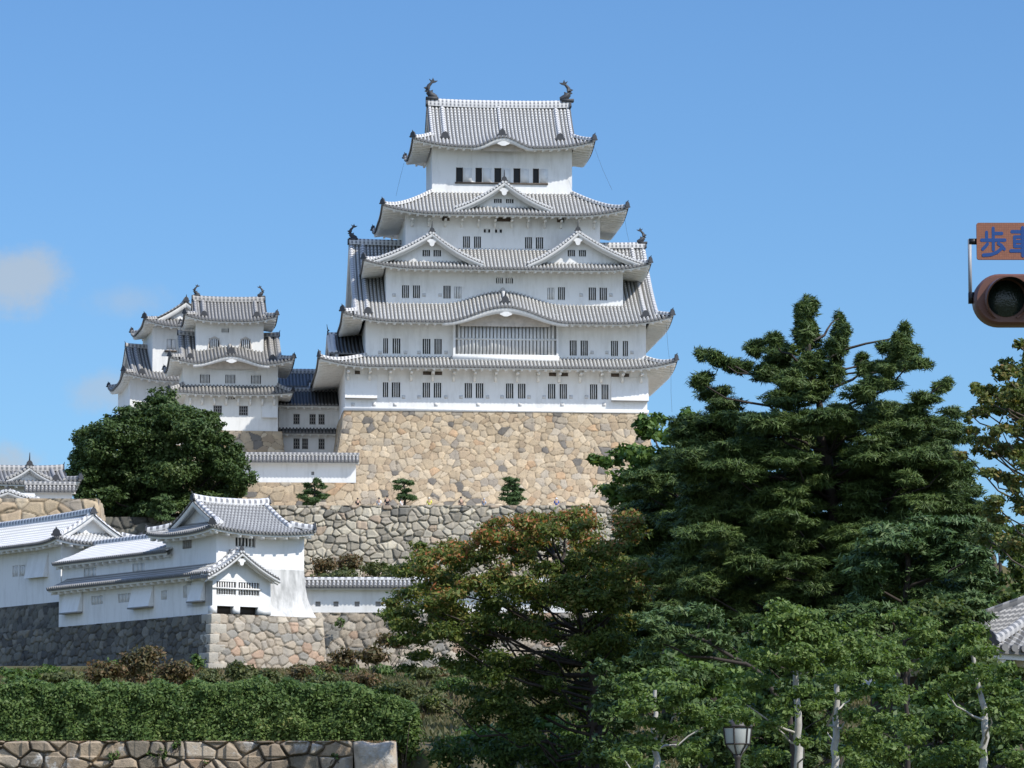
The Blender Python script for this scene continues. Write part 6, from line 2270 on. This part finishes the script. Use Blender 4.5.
rings = [stadium(hh * .9, -.105), stadium(hh * .97, -.09), stadium(hh, -.06), stadium(hh, .05), stadium(hh * .94, .075)]
G = np.array([r_ + [r_[0]] for r_ in rings])
mb.grid(G)
mb.add(rings[0], np.arange(36)[None])
mb.add(rings[-1], np.arange(36)[::-1][None])
body = mb.build('body', M['signal_brown'], sig)
for i in range(3):
    mb = MB()
    rr = 18.5 * ms
    prof = [(0.001, -.142), (rr * .5, -.138), (rr * .85, -.126), (rr, -.112)]
    mb.lathe(prof, (i * LS, 0, 0), 0, 28, 'y')
    ln = mb.build('lens', M['lens'], sig, smooth=True)
    # hood: open at the bottom, longest over the top
    mb = MB()
    m_ = 44
    a = np.linspace(R(-62), R(242), m_)
    L = .045 + .215 * np.clip((np.sin(a) + .75) / 1.75, 0, 1) ** .8
    ro, ri = rr * 1.2, rr * 1.13
    prof = []
    for rad_, f0 in ((ro, 1), (ri, 1)):
        prof.append(np.stack([i * LS + rad_ * np.cos(a), np.full(m_, -.100), rad_ * np.sin(a)], 1))
        prof.append(np.stack([i * LS + rad_ * np.cos(a), -.100 - L, rad_ * np.sin(a) - L * .10], 1))
    G = np.stack([prof[0], prof[1]], 1)
    mb.grid(G, 0)
    mb.grid(np.stack([prof[1], prof[3]], 1), 0)
    mb.grid(np.stack([prof[3], prof[2]], 1), 1)
    mb.build('hood', [M['signal_brown'], M['signal_black']], sig, smooth=True)
# bracket up to the sign, at the left end
p0 = P(970.3, 302, YS) - Lc
p1 = P(970.3, 239.5, YS) - Lc
mb = MB()
w = 1.6 * ms
mb.box((p0[0] - w, -.02, p0[2] + 4 * ms), (p0[0] + w, .01, p1[2]))
mb.build('bracket', M['steel'], sig)
mb = MB()
mb.box((p0[0] - 1.8 * ms, -.03, p0[2] - 1.5 * ms), (p0[0] + 3.4 * ms, .02, p0[2] + 9.5 * ms))
mb.build('bracket_clamp', M['signal_black'], sig)
mb = MB()
mb.box((p1[0] - 1.6 * ms, -.022, p1[2] - 5 * ms), (p1[0] + 6.5 * ms, .012, p1[2] + .5 * ms))
mb.build('bracket_clamp', M['signal_black'], sig)
p2 = p1 + np.array([2 * LS + .52, 0, 0])
mb = MB()
mb.box((p2[0] - w, .0, -.05), (p2[0] + w, .03, p1[2]))
mb.build('bracket', M['steel'], sig)
# cantilever arm and post, standing to the right of the picture
mb = MB()
zt = .02
mb.tube([(.2, .12, zt), (1.4, .12, zt), (3.1, .12, zt + .1)], [.038, .042, .05], n=10)
mb.build('arm', M['steel'], sig, smooth=True)
for xx_ in (.1, .62):
    mb = MB()
    mb.box((xx_ - .03, .07, -.06), (xx_ + .03, .17, .12))
    mb.build('arm_clamp', M['steel'], sig)
mb = MB()
mb.tube([(3.1, .12, -Lc[2]), (3.1, .12, -1), (3.1, .12, .9)], [.11, .1, .075], n=14)
mb.build('post', M['steel'], sig, smooth=True)

Sc = P(976.2, 241.8, YS)
sg = thing('street_sign', 'orange-brown sign plate with blue characters above the traffic light', 'sign', loc=tuple(Sc))
mb = MB()
bw, bh = 110 * ms, 37.6 * ms
cr = 2.2 * ms
pts = []
for (cx_, cz_, a0) in ((bw - cr, bh / 2 - cr, 0), (cr, bh / 2 - cr, 90), (cr, -bh / 2 + cr, 180), (bw - cr, -bh / 2 + cr, 270)):
    for q in range(5):
        a_ = R(a0 + q * 22.5)
        pts.append((cx_ + cr * math.cos(a_), -.03, cz_ + cr * math.sin(a_)))
mb.extrude(pts, (0, .022, 0))
mb.build('board', M['sign'], sg)


def strokes(name, items, ox, oz, sc, th, kx=.87):
    """round-ended strokes as slightly raised lettering; coordinates 0..100, y down"""
    mb_ = MB()
    for li, ln_ in enumerate(items):
        q = np.array(ln_, float)
        f = -.0308 - .0002 * (li + 1)
        for i in range(len(q) - 1):
            a_, b_ = q[i], q[i + 1]
            d = b_ - a_
            L_ = np.linalg.norm(d)
            d /= L_
            nn = np.array([-d[1], d[0]])
            A = math.atan2(nn[1], nn[0])
            out = [b_ + th / 2 * np.array([math.cos(A - s_), math.sin(A - s_)]) for s_ in np.linspace(0, math.pi, 7)]
            out += [a_ + th / 2 * np.array([math.cos(A + math.pi - s_), math.sin(A + math.pi - s_)]) for s_ in np.linspace(0, math.pi, 7)]
            mb_.extrude([(ox + p[0] * sc * kx, f - .00004 * i, oz - p[1] * sc) for p in out], (0, .001 + .0002 * (li + 1), 0))
    return mb_.build(name, M['sign_blue'], sg)


# the two characters that show: "walk" and "vehicle"
walk = [[(50, 4), (50, 44)], [(50, 22), (84, 22)], [(24, 18), (24, 44)], [(4, 45), (96, 45)], [(50, 52), (50, 78)], [(27, 58), (20, 66), (8, 76)], [(70, 57), (82, 64), (93, 76)], [(84, 72), (66, 86), (40, 95), (10, 97)]]
vehicle = [[(8, 16), (92, 16)], [(18, 34), (82, 34)], [(18, 34), (18, 66)], [(82, 34), (82, 66)], [(18, 50), (82, 50)], [(18, 66), (82, 66)], [(3, 82), (97, 82)], [(50, 2), (50, 99)]]
sc = 29.5 * ms / 100
strokes('character', walk, 3.9 * ms, 14.3 * ms, sc, 12)
strokes('character', vehicle, 33.6 * ms, 14.3 * ms, sc, 12)

# ------------------------------------------------------------------ street lantern
YL = 62.0
c = P(737.5, 741, YL)
bz = gz(c[0], YL)
lan = thing('street_lamp', 'hexagonal white glass lantern with a dark frame among the young trees', 'street lamp', loc=(c[0], YL, bz))
z0 = c[2] - bz
ml = YL / FPX
t = NT('lantern_glass')
M['lantern_glass'] = t.fin((.46, .48, .46), .35, .5)
M['iron'] = plain('lantern_iron', (.05, .042, .038), .5, .4, .2, 10)


def hexring(r_, z_, tw=R(12)):
    return np.array([(r_ * math.cos(tw + k_ * math.pi / 3), r_ * math.sin(tw + k_ * math.pi / 3), z_) for k_ in range(7)])


zs = [(14.0 * ml, 13.5 * ml), (12.2 * ml, -3 * ml), (4.2 * ml, -13.5 * ml)]
mb = MB()
mb.grid(np.array([hexring(r_, z0 + z_) for r_, z_ in zs]))
mb.build('glass', M['lantern_glass'], lan)
mb = MB()
for k_ in range(6):
    mb.tube([hexring(r_ * 1.02, z0 + z_)[k_] for r_, z_ in zs], .013, n=5)
for r_, z_ in zs:
    h_ = hexring(r_ * 1.02, z0 + z_)
    mb.tube(h_, .013, n=5)
mb.build('frame', M['iron'], lan)
mb = MB()
mb.grid(np.array([hexring(15.5 * ml, z0 + 13.8 * ml), hexring(16 * ml, z0 + 15 * ml), hexring(8 * ml, z0 + 20 * ml), hexring(2 * ml, z0 + 23 * ml), hexring(1 * ml, z0 + 27 * ml)]))
mb.build('cap', M['iron'], lan)
mb = MB()
mb.lathe([(.001, z0 - 13.5 * ml), (4.6 * ml, z0 - 13.5 * ml), (3.4 * ml, z0 - 17 * ml), (2.6 * ml, z0 - 22 * ml), (3.0 * ml, z0 - 60 * ml), (4.5 * ml, .35), (8 * ml, .3), (8.5 * ml, 0)], (0, 0, 0), 0, 14)
mb.build('post', M['iron'], lan, smooth=True)
